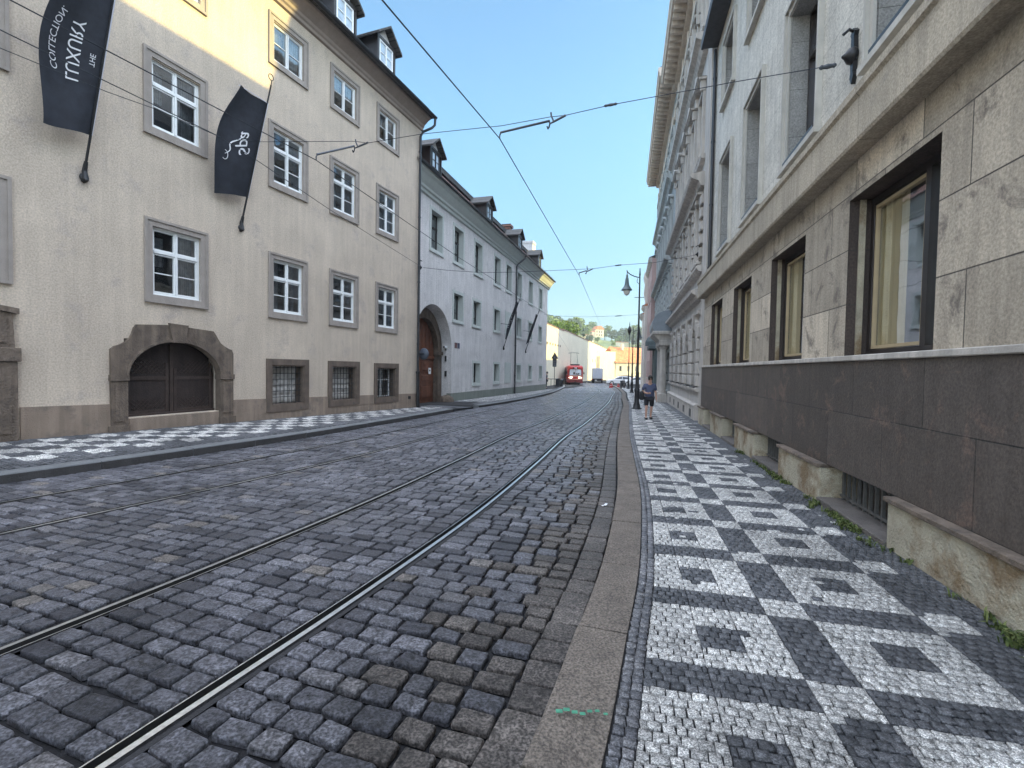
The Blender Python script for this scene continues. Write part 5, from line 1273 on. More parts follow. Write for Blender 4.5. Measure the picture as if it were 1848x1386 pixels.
def tram():
    # local: front at y=0 looking to -y, x to the right
    T = empty('tram', (0, 0, 0), label='red tram with lit headlights coming towards the camera at the street end', cat='tram')
    W2 = 1.24
    def sec(y, w_, zb, zt, r_=.28):
        pts = []
        for (cx, cz, a0) in ((w_-r_, zt-r_, 0), (-w_+r_, zt-r_, 90)):
            for k in range(6): a = R(a0+90*k/5); pts.append((cx+r_*math.cos(a), y, cz+r_*math.sin(a)))
        pts += [(-w_, y, (zb+zt)/2), (-w_*.98, y, zb+.1), (-w_*.95, y, zb), (w_*.95, y, zb), (w_*.98, y, zb+.1), (w_, y, (zb+zt)/2)]
        return pts
    b = MB(); loft(b, [sec(.02, .98, .55, 2.70, .30), sec(.10, 1.10, .45, 2.86, .34), sec(.35, 1.19, .40, 2.96, .36), sec(.9, W2, .38, 3.0, .36), sec(13.2, W2, .38, 3.0, .36), sec(13.9, 1.1, .45, 2.85, .34)]); body = b.build('body', red, T, smooth=False)
    b = MB(); b.box(-1.12, 1.12, -.03, .30, .30, .82, .05); b.box(-1.2, 1.2, .30, 13.4, .28, .42); b.build('skirt', redd, T)
    b = MB(); b.box(-1.03, 1.03, -.035, .10, 1.30, 1.44, .02); b.box(-1.02, 1.02, -.035, .1, .84, .92, .01); b.build('cream_band', cream, T)
    b = MB(); b.prism([(-.90, 1.50), (.90, 1.50), (.86, 2.30), (.70, 2.42), (-.70, 2.42), (-.86, 2.30)], -.03, .05); b.build('windscreen', screen, T)
    b = MB(); ring(b, 1.96, 1.04, .07, -.045, .04, 1.44); b.box(-.02, .02, -.05, .0, 1.5, 2.4); b.build('window_frame', redd, T)
    b = MB(); b.prism([(-.35, 1.62), (-.05, 1.62), (-.08, 1.95), (-.20, 2.05), (-.32, 1.95)], -.04, -.035); b.prism([(.1, 1.6), (.6, 1.6), (.62, 1.9), (.3, 1.75), (.12, 1.85)], -.04, -.035); b.build('driver_silhouette', M['iron'], T)
    b = MB(); b.box(-.42, .42, -.02, .06, 2.48, 2.72, .02); b.build('route_box', M['iron'], T)
    b = MB(); b.box(-.14, .02, -.025, -.018, 2.53, 2.68); b.box(.06, .20, -.025, -.018, 2.53, 2.68); b.build('route_number', M['print'], T)
    for s_ in (-1, 1):
        b = MB(); b.lathe([(.14, -.05), (.15, -.02), (.13, .05)], (s_*.62, 0, 1.15), 14, 'y'); hb = b.build('headlight', em, T)
        b = MB(); b.lathe([(.07, -.035), (.07, .05)], (s_*.93, 0, 1.12), 10, 'y'); b.build('indicator', em, T)
        b = MB(); b.box(s_*1.30-.07, s_*1.30+.07, .05, .12, 1.65, 1.98, .02); b.tube([(s_*1.15, .2, 2.1), (s_*1.3, .1, 2.05), (s_*1.3, .08, 1.95)], .015, 6); b.build('mirror', M['iron'], T)
        for k in range(7): b = MB(); x = s_*1.245; b.box(min(x, x-s_*.03), max(x, x-s_*.03), 1.2+k*1.75, 2.6+k*1.75, 1.5, 2.35); b.build('side_window', carglass, T)
        for y in (2.5, 4.3, 9.6, 11.4): b = MB(); b.lathe([(.34, -.06), (.34, .06)], (s_*.72, y, .33), 16, 'x'); b.build('wheel', rubber, T)
    b = MB(); b.box(-.75, .75, -.12, .2, .18, .40, .04); b.box(-.12, .12, -.28, .1, .42, .56, .02); b.build('coupler', M['iron'], T)
    b = MB(); b.box(-.7, .7, 1.0, 2.6, 3.02, 3.22, .04); b.box(-.55, .55, 4.2, 6.2, 3.0, 3.18, .04)
    for s_ in (-.55, .55): b.tube([(s_, 5.0, 3.18), (s_*1.0, 4.2, 3.9), (s_*.9, 5.2, 5.05)], .025, 6)
    b.tube([(-.85, 5.2, 5.05), (-.4, 5.2, 5.12), (.4, 5.2, 5.12), (.85, 5.2, 5.05)], .03, 6); b.build('pantograph', M['iron'], T)
    return T
t = tram(); t.location = (9.72, 74.5, G(9.7, 74.5)+.0); t.rotation_euler = (0, 0, R(-4))
def box_van():
    V = empty('box_van', (0, 0, 0), label='pale grey box van seen from behind to the right of the tram', cat='van')
    b = MB(); b.box(-1.0, 1.0, 0, 3.6, .75, 2.75, .05); b.build('cargo_box', surf('pale_van_box', (.50, .52, .58), .5, .08, 2), V)
    b = MB(); ring(b, 1.9, 1.9, .05, -.02, 0, .80); b.box(-.01, .01, -.015, .0, .85, 2.65)
    for x in (-.45, .45): b.box(x-.16, x+.16, -.02, -.0, 2.05, 2.10)
    b.box(.25, .45, -.02, 0, 1.1, 1.22); b.build('rear_doors', silver, V)
    b = MB(); b.box(-1.05, 1.05, -.08, .3, .32, .74, .04); b.build('bumper', M['iron'], V)
    b = MB(); b.box(-.45, -.02, -.10, -.07, .40, .52); b.build('number_plate', M['print'], V)
    for s_ in (-1, 1):
        b = MB(); b.box(s_*.88-.1, s_*.88+.1, -.10, -.07, .50, .68, .01); b.build('tail_light', red, V)
        for y in (.8, 4.3): b = MB(); b.lathe([(.34, -.11), (.36, -.08), (.36, .08), (.34, .11)], (s_*.85, y, .34), 18, 'x'); b.build('wheel', rubber, V)
    b = MB(); b.prism([(3.65, .45), (5.3, .45), (5.35, 1.1), (4.9, 1.25), (4.5, 2.0), (3.65, 2.1)], -.95, .95, 'yz'); b.build('cab', wpaint, V)
    return V
v = box_van(); v.location = (16.15, 92, G(16, 92)); v.rotation_euler = (0, 0, R(-12))
def car(name, label, paint, loc, rz, estate=False):
    C_ = empty(name, loc, rz, label=label, cat='car')
    # side view profile: x forward, z up; three lofted lengthwise bands
    low = [(-2.15, .35), (-2.2, .62), (-2.15, .85), (-1.7, .95), (1.15, .95), (1.95, .80), (2.15, .62), (2.18, .35)]
    b = MB(); 
    secs = []
    for y, k, zk in ((-.86, .97, .94), (-.80, 1, 1), (.80, 1, 1), (.86, .97, .94)):
        secs.append([(x*k, y, .35+(z-.35)*zk) for x, z in low])
    loft(b, secs); body = b.build('body', paint, C_)
    b = MB(); roof = [(-1.95, .92), (-1.55, 1.36), (-.9, 1.46), (0, 1.45), (.45, 1.36), (1.2, .92)] if not estate else [(-2.1, .92), (-1.95, 1.45), (-.9, 1.52), (0, 1.5), (.45, 1.4), (1.2, .92)]
    loft(b, [[(x, -.76, z) if z < 1 else (x*.96, -.58, z) for x, z in roof], [(x, .76, z) if z < 1 else (x*.96, .58, z) for x, z in roof]]); b.build('cabin', paint, C_)
    for s_ in (-1, 1):
        b = MB(); g = [(-1.45, .98), (-1.25, 1.30), (-.3, 1.36), (-.3, .98)]; g2 = [(-.22, .98), (-.22, 1.36), (.35, 1.28), (.92, .98)]
        for gg in (g, g2): b.face([(x, s_*(.765 if z < 1 else .63), z) for x, z in gg])
        b.build('side_window', carglass, C_)
        for x in (-1.35, 1.35):
            b = MB(); b.lathe([(.27, -.11), (.33, -.09), (.34, .0), (.33, .09), (.27, .11)], (x, s_*.78, .33), 20, 'y'); wh = b.build('wheel', rubber, C_)
            b = MB(); b.lathe([(.20, -.12), (.21, -.118), (.05, -.125)] if s_ < 0 else [(.20, .12), (.21, .118), (.05, .125)], (x, s_*.78, .33), 16, 'y'); b.build('rim', silver, wh)
        b = MB(); b.box(2.05, 2.17, min(s_*.55, s_*.8), max(s_*.55, s_*.8), .62, .74, .01); b.build('headlight', glow, C_)
        b = MB(); b.box(-2.19, -2.1, min(s_*.55, s_*.8), max(s_*.55, s_*.8), .70, .84, .01); b.build('tail_light', red, C_)
    b = MB(); b.face([(.42, -.58, 1.38), (.42, .58, 1.38), (1.15, .72, .97), (1.15, -.72, .97)]); b.build('windscreen', carglass, C_); return C_
car('parked_car', 'white car seen side-on, parked across the street end', wpaint, (17.2, 77, G(17, 77)), R(172))
car('parked_car', 'dark car parked behind the white car at the street end', dpaint, (19.0, 84, G(19, 84)), R(175), True)
car('parked_car', 'second white car partly hidden behind the lamp posts', wpaint, (18.6, 72.5, G(18.6, 72.5)), R(170))
mc = empty('motorcycle', (13.1, 57.2, G(12.7, 56.8)+.1), R(62), label='black motorcycle parked at the foot of the tall lantern lamp post', cat='motorcycle')
for x in (-.65, .65):
    b = MB(); b.lathe([(.20, -.05), (.30, -.04), (.32, 0), (.30, .04), (.20, .05)], (x, 0, .32), 18, 'y'); b.build('wheel', rubber, mc)
b = MB(); b.prism([(-.75, .62), (-.65, .85), (-.05, .80), (.10, .95), (.35, .95), (.55, .70), (.35, .35), (-.3, .30), (-.45, .55)], -.13, .13); b.build('body', dpaint, mc)
b = MB(); b.tube([(.65, 0, .32), (.45, 0, 1.0), (.40, 0, 1.10)], .035, 6); b.tube([(.30, -.35, 1.12), (.42, -.12, 1.08), (.42, .12, 1.08), (.30, .35, 1.12)], .02, 6); b.build('handlebar', M['iron'], mc)
b = MB(); b.box(-.85, -.1, -.13, .13, .82, .93, .03); b.build('saddle', rubber, mc)
for k, (x, y, lab) in enumerate(((13.7, 66.5, 'red and white street barrier left of the white car'), (12.9, 63.2, 'red street barrier in front of the white car wheel'), (14.2, 64.6, 'dark red street barrier lying between the white car and the motorcycle'))):
    o = empty('street_barrier', (x, y, G(x, y)), R(20*k-15), label=lab, cat='barrier', group='small red street barriers')
    b = MB(); b.prism([(-.26, 0), (.26, 0), (.2, .10), (.06, .52), (-.06, .52), (-.2, .10)], -.04, .04); b.prism([(-.25, 0), (.25, 0), (.05, .5), (-.05, .5)], -.03, .03, 'yz'); b.build('board', red, o)
    b = MB(); b.box(-.10, .10, -.05, .05, .24, .34); b.build('stripe', M['print'], o)

# ------------------------------------------------------------------ sign, railing, bin
sp = empty('signpost', (4.72, 54.2, G(4.7, 54.2)+.12), R(-4), label='dark house-shaped arrow sign on a pole in front of the pale far wall', cat='sign')
b = MB(); b.tube([(0, 0, 0), (0, 0, 2.9)], .035, 8); b.build('post', M['iron'], sp)
b = MB(); b.prism([(-.22, 2.35), (.22, 2.35), (.22, 3.25), (.40, 3.25), (0, 4.0), (-.40, 3.25), (-.22, 3.25)], -.07, -.03); b.build('panel', surf('dark_brown_sign', (.035, .03, .035), .5, .1, 4), sp)
b = MB()
for k in range(3): b.box(-.15, .15, -.073, -.070, 2.5+k*.22, 2.58+k*.22)
b.prism([(-.12, 3.3), (.12, 3.3), (0, 3.6)], -.073, -.070); b.build('sign_marks', surf('grey_sign_print', (.12, .12, .13), .5, .1, 4), sp)
rl = empty('railing', (5.0, 55.5, G(5, 55.5)+.12), R(73), label='black pavement railing by the left kerb near the tram', cat='railing')
b = MB()
for k in range(14): b.tube([(k*.16, 0, 0), (k*.16, 0, 1.0)], .022, 5)
b.build('bars', M['iron'], rl)
b = MB(); b.tube([(-.05, 0, 1.0), (2.15, 0, 1.0)], .03, 6); b.tube([(-.05, 0, .12), (2.15, 0, .12)], .03, 6); b.build('rail', M['iron'], rl)
r2_ = empty('railing', (4.1, 62.5, G(4, 62)+.12), R(8), label='long low black railing in front of the far wall', cat='railing')
b = MB()
for k in range(4): b.tube([(k*.95, 0, 0), (k*.95, 0, .9)], .03, 6)
b.build('bars', M['iron'], r2_)
b = MB(); b.tube([(-.1, 0, .9), (3.0, 0, .9)], .04, 6); b.build('rail', M['iron'], r2_)
lb = empty('litter_bin', (6.25, 61.5, G(6.2, 61.5)+.12), 0, label='dark litter bin beyond the railing, left of the tram', cat='bin')
b = MB(); b.lathe([(.22, 0), (.26, .75), (.28, .80), (.24, .86), (.10, .95)], (0, 0, 0), 14); b.build('body', M['iron'], lb); b = MB(); b.box(-.15, .15, -.29, -.24, .55, .70); b.build('opening', rubber, lb)
# litter
for (x, y, z, rz, sx, sy, lab) in ((1.17, 5.95, .012, .9, .13, .030, 'long scrap of white paper on the cobbles beside the kerb'), (.88, 3.86, .014, 1.9, .035, .012, 'tiny white scrap at the kerb edge in the foreground')):
    b = MB(); n = 6
    A = [(-sx/2+sx*k/n, -sy/2*(1-.3*(k == n)), .006*math.sin(k*1.3)+.002) for k in range(n+1)]; B_ = [(-sx/2+sx*k/n, sy/2*(1-.5*(k == 0)), .006*math.sin(k*1.3+.6)+.002) for k in range(n+1)]
    b.strip(A, B_); b.strip([(a[0], a[1], a[2]+.0015) for a in A], [(a[0], a[1], a[2]+.0015) for a in B_]); o = b.build('paper_scrap', M['print'], label=lab, cat='litter'); o.location = (x, y, G(x, y)+z); o.rotation_euler = (0, 0, rz)

# ------------------------------------------------------------------ people
skin = surf('skin', (.52, .30, .22), .5, .08, 8); hair = surf('dark_hair', (.022, .016, .013), .6, .3, 30)
def skinned(name, verts, edges, radii, mat, parent, root=0, sub=2):
    me = bpy.data.meshes.new(name); me.from_pydata([Vector(v) for v in verts], edges, []); ob = bpy.data.objects.new(name, me); COL.objects.link(ob)
    md = ob.modifiers.new('s', 'SKIN'); 
    if not me.skin_vertices: me.skin_vertices.new()
    for k, sv in enumerate(me.skin_vertices[0].data):
        r_ = radii[k]; sv.radius = r_ if isinstance(r_, tuple) else (r_, r_); sv.use_root = (k == root)
    sb = ob.modifiers.new('b', 'SUBSURF'); sb.levels = sub; sb.render_levels = sub
    dg = bpy.context.evaluated_depsgraph_get(); dg.update(); m2 = bpy.data.meshes.new_from_object(ob.evaluated_get(dg)); bpy.data.objects.remove(ob)
    m2.materials.clear(); m2.materials.append(mat); m2.name = name
    for p in m2.polygons: p.use_smooth = True
    o = bpy.data.objects.new(name, m2); COL.objects.link(o); o.parent = parent; return o
def person(loc, rz, label, h=1.0, shirt=(.085, .10, .17), trousers=(.02, .02, .025), bag=True, long=False, lean=.05):
    P = empty('person', loc, rz, label=label, cat='person'); P.scale = (h, h, h)
    # faces -y; x to the figure's left as seen by the camera is negative
    L = lean
    J = [(0, 0, .93), (0, -.01, 1.10), (0, -L*.6, 1.28), (0, -L, 1.40), (0, -L*1.5, 1.50), (0, -L*2.2, 1.58), (0, -L*2.6, 1.68),          # 0-6 spine, neck, head
         (-.10, 0, .88), (-.12, -.10, .50), (-.12, -.02, .09), (-.12, -.15, .04),                                                         # 7-10 leg
         (.10, 0, .88), (.11, .05, .48), (.10, .17, .12), (.10, .06, .05),                                                                # 11-14 leg
         (-.19, -L, 1.38), (-.27, .02, 1.12), (-.12, -.20, 1.06), (-.05, -.24, 1.07),                                                       # 15-18 arm bent to the bag strap
         (.19, -L, 1.38), (.25, .00, 1.10), (.27, -.07, .86), (.27, -.09, .78)]                                                            # 19-22 hanging arm
    E = [(0, 1), (1, 2), (2, 3), (3, 4), (4, 5), (5, 6), (0, 7), (7, 8), (8, 9), (9, 10), (0, 11), (11, 12), (12, 13), (13, 14), (3, 15), (15, 16), (16, 17), (17, 18), (3, 19), (19, 20), (20, 21), (21, 22)]
    Rr = [(.14, .11), (.14, .11), (.14, .11), (.09, .08), .055, (.075, .085), (.082, .09), .085, .058, .04, (.04, .03), .085, .058, .04, (.04, .03), .055, .042, .033, (.035, .02), .055, .042, .033, (.035, .02)]
    body = skinned('body', J, E, Rr, skin, P)
    # fingers, nose and ears keep the figure readable close up
    for hx, sgn in ((Vector(J[18]), 1), (Vector(J[22]), -1)):
        d = (hx-Vector(J[17] if sgn > 0 else J[21])).normalized()
        for k in range(4):
            b = MB(); s_ = hx+Vector((.0, 0, 0))+Vector((0 if sgn > 0 else .0, (k-1.5)*.017 if sgn < 0 else 0, (k-1.5)*.017 if sgn > 0 else 0)); b.tube([tuple(s_), tuple(s_+d*.045), tuple(s_+d*(.075-.006*abs(k-1.4))+Vector((0, -.008, -.006)))], [.009, .008, .006], 6); b.build('finger', skin, body, smooth=True)
        b = MB(); b.tube([tuple(hx-d*.02), tuple(hx+d*.02+Vector((0, -.032, .01))), tuple(hx+d*.045+Vector((0, -.04, .0)))], [.011, .010, .007], 6); b.build('thumb', skin, body, smooth=True)
    hd = Vector(J[6]); b = MB(); b.tube([tuple(hd+Vector((0, -.085, -.01))), tuple(hd+Vector((0, -.115, -.045))), tuple(hd+Vector((0, -.09, -.055)))], [.008, .016, .012], 6); b.build('nose', skin, body, smooth=True)
    b = MB()
    for s_ in (-1, 1): b.lathe([(.002, -.010), (.011, -.006), (.011, .004), (.002, .008)], tuple(hd+Vector((s_*.033, -.088, .0))), 8, 'y')
    b.build('eyes', M['iron'], body); b = MB(); b.tube([tuple(hd+Vector((-.028, -.088, -.085))), tuple(hd+Vector((0, -.097, -.088))), tuple(hd+Vector((.028, -.088, -.085)))], .006, 6); b.build('mouth', surf('lips', (.30, .10, .09), .5, .1, 5), body)
    sh = surf('shirt_cloth', shirt, .9, .15, 6, .3, 60); tr = surf('trouser_cloth', trousers, .9, .2, 6)
    S = [(0, 0, .88), (0, -.01, 1.05), (0, -L*.5, 1.22), (0, -L, 1.39), (0, -L*1.2, 1.45), (-.19, -L, 1.385), (-.27, 0, 1.18), (.19, -L, 1.385), (.25, -.01, 1.16)]
    skinned('shirt', S, [(0, 1), (1, 2), (2, 3), (3, 4), (3, 5), (5, 6), (3, 7), (7, 8)], [(.215, .16), (.205, .16), (.185, .145), (.12, .10), .065, .085, .068, .085, .068], sh, P)
    K = [(0, 0, .92), (-.10, 0, .84), (-.125, -.09, .52 if not long else .5), (.10, 0, .84), (.115, .04, .50)]
    E2 = [(0, 1), (1, 2), (0, 3), (3, 4)]; R2_ = [(.18, .135), .115, .088, .115, .088]
    if long: K += [(-.12, -.02, .12), (.10, .16, .14)]; E2 += [(2, 5), (4, 6)]; R2_ += [.07, .07]
    skinned('trousers', K, E2, R2_, tr, P)
    for q in (J[10], J[14]):
        b = MB(); b.box(q[0]-.05, q[0]+.05, q[1]-.10, q[1]+.16, q[2]-.055, q[2]+.03, .018); b.build('shoe', M['iron'], P)
    b = MB(); b.lathe([(.002, .115), (.055, .10), (.085, .06), (.095, .01), (.092, -.05), (.07, -.10)], tuple(hd+Vector((0, .022, .01))), 14); b.build('hair', hair, P, smooth=True)
    if bag:
        b = MB(); b.box(-.40, -.20, -.10, .12, .78, 1.14, .05); bg_ = b.build('bag', M['bagc'], P); b = MB(); b.tube([(-.30, 0, 1.12), (-.22, -.02, 1.42), (-.14, .06, 1.45), (-.28, .08, 1.12)], .018, 6); b.build('strap', M['bagc'], bg_)
    return P
M['bagc'] = surf('black_bag', (.018, .018, .02), .7, .2, 8)
person((4.83, 17.0, G(4.8, 17)+.104), R(-6), 'person in grey-blue T-shirt and black shorts walking on the mosaic pavement, black bag at side', h=.86, lean=.07)
person((3.62, 51.5, G(3.6, 51.5)+.12), R(70), 'distant person in dark clothes standing at the far corner of the long pale house', h=1.0, shirt=(.12, .12, .14), bag=False, long=True)

# ------------------------------------------------------------------ far walls, house and hill
FW = Vector((3.9, 64.7, 0)); YF = R(16.5)
def farwall(t0, t1, z, label, extra=None):
    o = empty('perimeter_wall', FW, math.pi/2-YF, label=label, cat='wall')
    b = MB(f1); b.prism([(0, -1.5), (.0, z), (-.25, z+.12), (-.5, z), (-.5, -1.5)], t0, t1, 'yz'); b.build('wall', M['farwall'], o)
    b = MB(f1); b.prism([(.06, z-.04), (.06, z+.03), (-.25, z+.24), (-.56, z+.03), (-.56, z-.04)], t0, t1, 'yz'); b.build('coping', M['tile'], o)
    return o
w1 = farwall(-4, 16, 8.0, 'tall cream wall section right behind the far corner of the long pale house')
w2 = farwall(16.02, 47, 8.15, 'tall shaded grey wall section rising behind the red tram')
w3 = farwall(47.02, 150, 8.25, 'long sunlit cream wall section behind the box van')
b = MB(f1)
for k in range(6): b.box(3+k*1.9, 3.5+k*1.9, .001, .05, 5.2, 5.5)
b.build('putlog_blocks', M['portal'], w1)
b = MB(f1); b.box(62, 62.6, 0, .9, -1, 5.2); b.box(70, 70.6, 0, .8, -1, 5.6); b.build('buttress', M['farwall'], w3)
b = MB(f1)
for u in (54, 59, 66, 75): b.box(u, u+.7, .001, .03, 3.6, 4.3)
b.build('small_openings', M['portal'], w3)
b = MB(); q0 = fpt(FW, YF, 62, -.2); b.prism([(q0.x, q0.y), (27.25, 128.15), (27.1, 128.6), (q0.x-.2, q0.y+.6)], -1.6, 6.6, 'xy'); o_ = b.build('return_wall', M['farwall'], w3); o_.matrix_parent_inverse = Matrix.Translation(FW) .inverted() if False else (Matrix.Translation(w3.location) @ w3.rotation_euler.to_matrix().to_4x4()).inverted()
EHm = surf('cream_house_wall', (.66, .58, .42), .9, .06, .8, .2, 30, streak=.1)
EH = empty('orange_roofed_house', (27.3, 128, 0), R(24), label='cream house with orange tiled roof closing the street end', cat='house')
b = MB(); H_ = []
for k in range(5): H_ += [(1.2+k*2.6, 2.0+k*2.6, 1.55, 2.85, .3), (1.2+k*2.6, 2.0+k*2.6, -.9, .35, .3)]
fh = lambda p: (p[0], -p[1], p[2])
b = MB(fh); facade_wall(b, 0, 15, -2, 3.8, H_); b.box(0, 15, -9, -.5, -2, 3.8); b.face([(0, 0, -2), (0, -9, -2), (0, -9, 3.8), (0, 0, 3.8)]); b.build('wall', [EHm, M['white'], M['room']], EH)
b = MB(fh); b.face([(-.4, .4, 3.75), (15.4, .4, 3.75), (14, -4.5, 8.1), (1.0, -4.5, 8.1)]); b.face([(-.4, .4, 3.75), (1.0, -4.5, 8.1), (-.4, -9.4, 3.75)]); b.face([(15.4, .4, 3.75), (14, -4.5, 8.1), (15.4, -9.4, 3.75)]); b.face([(-.4, -9.4, 3.75), (1, -4.5, 8.1), (14, -4.5, 8.1), (15.4, -9.4, 3.75)]); b.build('roof', M['tile_or'], EH)
for h in H_: b = MB(fh); b.box(h[0]-.08, h[1]+.08, .0, .05, h[2]-.08, h[2]); b.box(h[0]+.37, h[0]+.43, -.26, -.2, h[2], h[3]); b.build('window', M['r2_trim'], EH)
b = MB(fh); b.tube([(5.5, .15, 3.7), (5.5, .15, -1.5)], .06, 6); b.box(5.5, 9.2, .0, .05, 1.0, 1.06); b.build('drainpipe', M['surround_dk'], EH)
b = MB(fh); b.box(4.2, 4.9, -3.8, -3.2, 7.2, 8.9); b.build('chimney', EHm, EH)
plain('courtyard_building', 'added unseen building behind the corner house, shading the cream far wall', 50, 67, -7, 10.2, M['creamwall'], M['tile_or'], [(1, 2.6), (4.5, 6.2)], cat='building')  # out of view, added to shade the lower part of the first far wall
plain('courtyard_building', 'added tall unseen building right of the far square, shading the grey far wall', 68.5, 101, -7, 17.6, M['creamwall'], M['tile_or'], [(1, 2.6), (4.5, 6.2), (8, 9.8)], cat='building')  # out of view, added to keep the second far wall section in shadow

plain('courtyard_building', 'added tall unseen building behind the narrow pink building, shading the long pale house', 33.2, 46, -11.2, 17.4, M['creamwall'], M['tile_or'], [(1, 2.6), (4.5, 6.2), (8, 9.8), (12, 13.8)], cat='building')  # out of view, added to keep sun off the long house's far end

def hz(x, y):
    r_ = max(0, (y-250))/1.0; s_ = 1/(1+math.exp(-(y-390)/42)); return -3 + 38*s_ + 5*math.sin(x*.021+1.0)*s_ + 3*math.sin(x*.05)*s_ - .02*max(0, x-150)*s_ + 6*s_*math.exp(-((x-20)/60)**2)
b = MB(); xs = [-260+18*k for k in range(46)]; ys = [190+16*k for k in range(34)]; idx = {}
for i, x in enumerate(xs):
    for j, y in enumerate(ys): idx[i, j] = b.vert((x, y, hz(x, y)+(random.random()-.5)*1.2))
for i in range(len(xs)-1):
    for j in range(len(ys)-1): b.f.append([idx[i, j], idx[i+1, j], idx[i+1, j+1], idx[i, j+1]]); b.m.append(0)
b.build('hillside', surf('hill_meadow', (.17, .20, .07), .95, .35, .06, 1, .6, col2=(.09, .13, .045)), smooth=True, kind='structure')
leaf = [None]*3
def leafmat(name, a, c):
    m_, n, l, bs = newmat(name); at = n.new('ShaderNodeAttribute'); at.attribute_name = 'tone'; rp_ = ramp(n, [(0, a), (1, c)]); l.new(at.outputs['Fac'], rp_.inputs[0]); l.new(rp_.outputs[0], bs.inputs['Base Color']); bs.inputs['Roughness'].default_value = .7; bs.inputs['Specular IOR Level'].default_value = .2
    return m_
LM = [leafmat('bright_leaves', (.07, .12, .02), (.22, .28, .05)), leafmat('dark_leaves', (.035, .06, .022), (.085, .12, .045)), leafmat('conifer_needles', (.018, .035, .02), (.045, .07, .035))]
bark = surf('bark', (.10, .075, .055), .9, .3, 8, .5, 20)
def leafcloud(name, blobs, n, size, mat, parent, seed):
    """many small leaf faces scattered through several uneven clumps"""
    g = np.random.default_rng(seed); V = []; T = []
    wts = np.array([r_[3]**2 for r_ in blobs]); wts = wts/wts.sum()
    for (cx, cy, cz, rr, sz), q in zip(blobs, wts):
        k = max(6, int(n*q)); d = g.normal(size=(k, 3)); d /= np.linalg.norm(d, axis=1)[:, None]; rad = rr*(.55+.5*g.random(k)**.5)
        c = d*rad[:, None]*np.array([1, 1, sz])+np.array([cx, cy, cz]); t = g.random()*.35+g.random(k)*.65
        a = g.normal(size=(k, 3)); a /= np.linalg.norm(a, axis=1)[:, None]; b_ = np.cross(a, d+g.normal(size=(k, 3))*.5); b_ /= np.linalg.norm(b_, axis=1)[:, None]
        s_ = size*(.6+.8*g.random(k))[:, None]
        V.append(np.stack([c-a*s_, c-b_*s_*.6, c+a*s_, c+b_*s_*.6], 1)); T.append(t)
    V = np.concatenate(V); T = np.concatenate(T); N = len(V); me = bpy.data.meshes.new(name)
    me.vertices.add(N*4); me.vertices.foreach_set('co', V.reshape(-1).astype(np.float32)); me.loops.add(N*4); me.loops.foreach_set('vertex_index', np.arange(N*4, dtype=np.int32))
    me.polygons.add(N); me.polygons.foreach_set('loop_start', np.arange(0, N*4, 4, dtype=np.int32)); me.polygons.foreach_set('loop_total', np.full(N, 4, np.int32)); me.materials.append(mat); me.update(calc_edges=True)
    at = me.attributes.new('tone', 'FLOAT', 'POINT'); at.data.foreach_set('value', T.repeat(4).astype(np.float32))
    o = bpy.data.objects.new(name, me); COL.objects.link(o); o.parent = parent; return o
def tree(name, label, loc, h, r_, mi, n, size, seed, group=None, conifer=False):
    T = empty(name, loc, 0, label=label, cat='tree'); rs = random.Random(seed)
    if group: T['group'] = group
    b = MB(); b.tube([(0, 0, -.5), (.1, 0, h*.25), (0, .1, h*.55)], [h*.03, h*.022, h*.01], 7)
    if not conifer:
        for k in range(6): a = k*1.1+rs.random(); b.tube([(0, 0, h*(.28+.05*k)), (math.cos(a)*r_*.35, math.sin(a)*r_*.35, h*(.45+.05*k)), (math.cos(a)*r_*.7, math.sin(a)*r_*.7, h*(.58+.05*k))], [h*.012, h*.008, h*.003], 5)
    b.build('trunk', bark, T)
    if conifer: bl = [(0, 0, h*(.25+.72*k/7), r_*(1-.85*k/7)*.8, 1.2) for k in range(8)]
    else:
        bl = [(0, 0, h*.66, r_*.6, .8)]
        for k in range(11):
            a = rs.random()*6.28; q = r_*(.35+.4*rs.random()); bl.append((math.cos(a)*q, math.sin(a)*q, h*(.42+.45*rs.random()), r_*(.28+.2*rs.random()), .8))
    leafcloud('crown', bl, n, size, LM[mi], T, seed); return T
tree('broadleaf_tree', 'large bright yellow-green tree rising behind the cream and grey wall sections', (11.8, 112, -1), 14.0, 4.6, 0, 5200, .24, 11)
tree('broadleaf_tree', 'lower yellow-green tree right of the large bright tree, behind the shaded wall', (16.6, 124, -1), 11.6, 3.6, 0, 3000, .24, 12)
tree('broadleaf_tree', 'small darker tree top just behind the far corner of the long pale house', (6.6, 100, -1), 12.2, 2.6, 1, 1600, .22, 13)
tree('conifer', 'slim dark pointed conifer behind the large bright tree', (21.5, 165, 0), 19.5, 1.6, 2, 1500, .3, 14, conifer=True)
tree('conifer', 'second slim conifer slightly lower, right of the first pointed one', (25.5, 175, 0), 18.6, 1.5, 2, 1300, .3, 15, conifer=True)
protos = [tree('hill_tree', 'tree on the distant green hill', (0, 0, -900), 13+k*1.5, 5.2+.5*k, 1 if k % 3 else 0, 900, .75, 30+k, group='trees along the distant hilltop') for k in range(5)]
used = [False]*5; cnt = 0
rs = random.Random(5)
for row, (y0, n_) in enumerate(((425, 34), (452, 30), (480, 24))):
    for k in range(n_):
        x = 20+row*4+k*(185/n_)+rs.uniform(-3, 3); y = y0+rs.uniform(-9, 9)
        if 66 < x < 93 and y < 462: continue
        q = rs.randrange(5); o = protos[q] if not used[q] else copy_tree(protos[q]); used[q] = True; cnt += 1
        o.location = (x, y, hz(x, y)-1); o.rotation_euler = (0, 0, rs.random()*6.28); s_ = rs.uniform(.65, 1.15); o.scale = (s_, s_, s_)
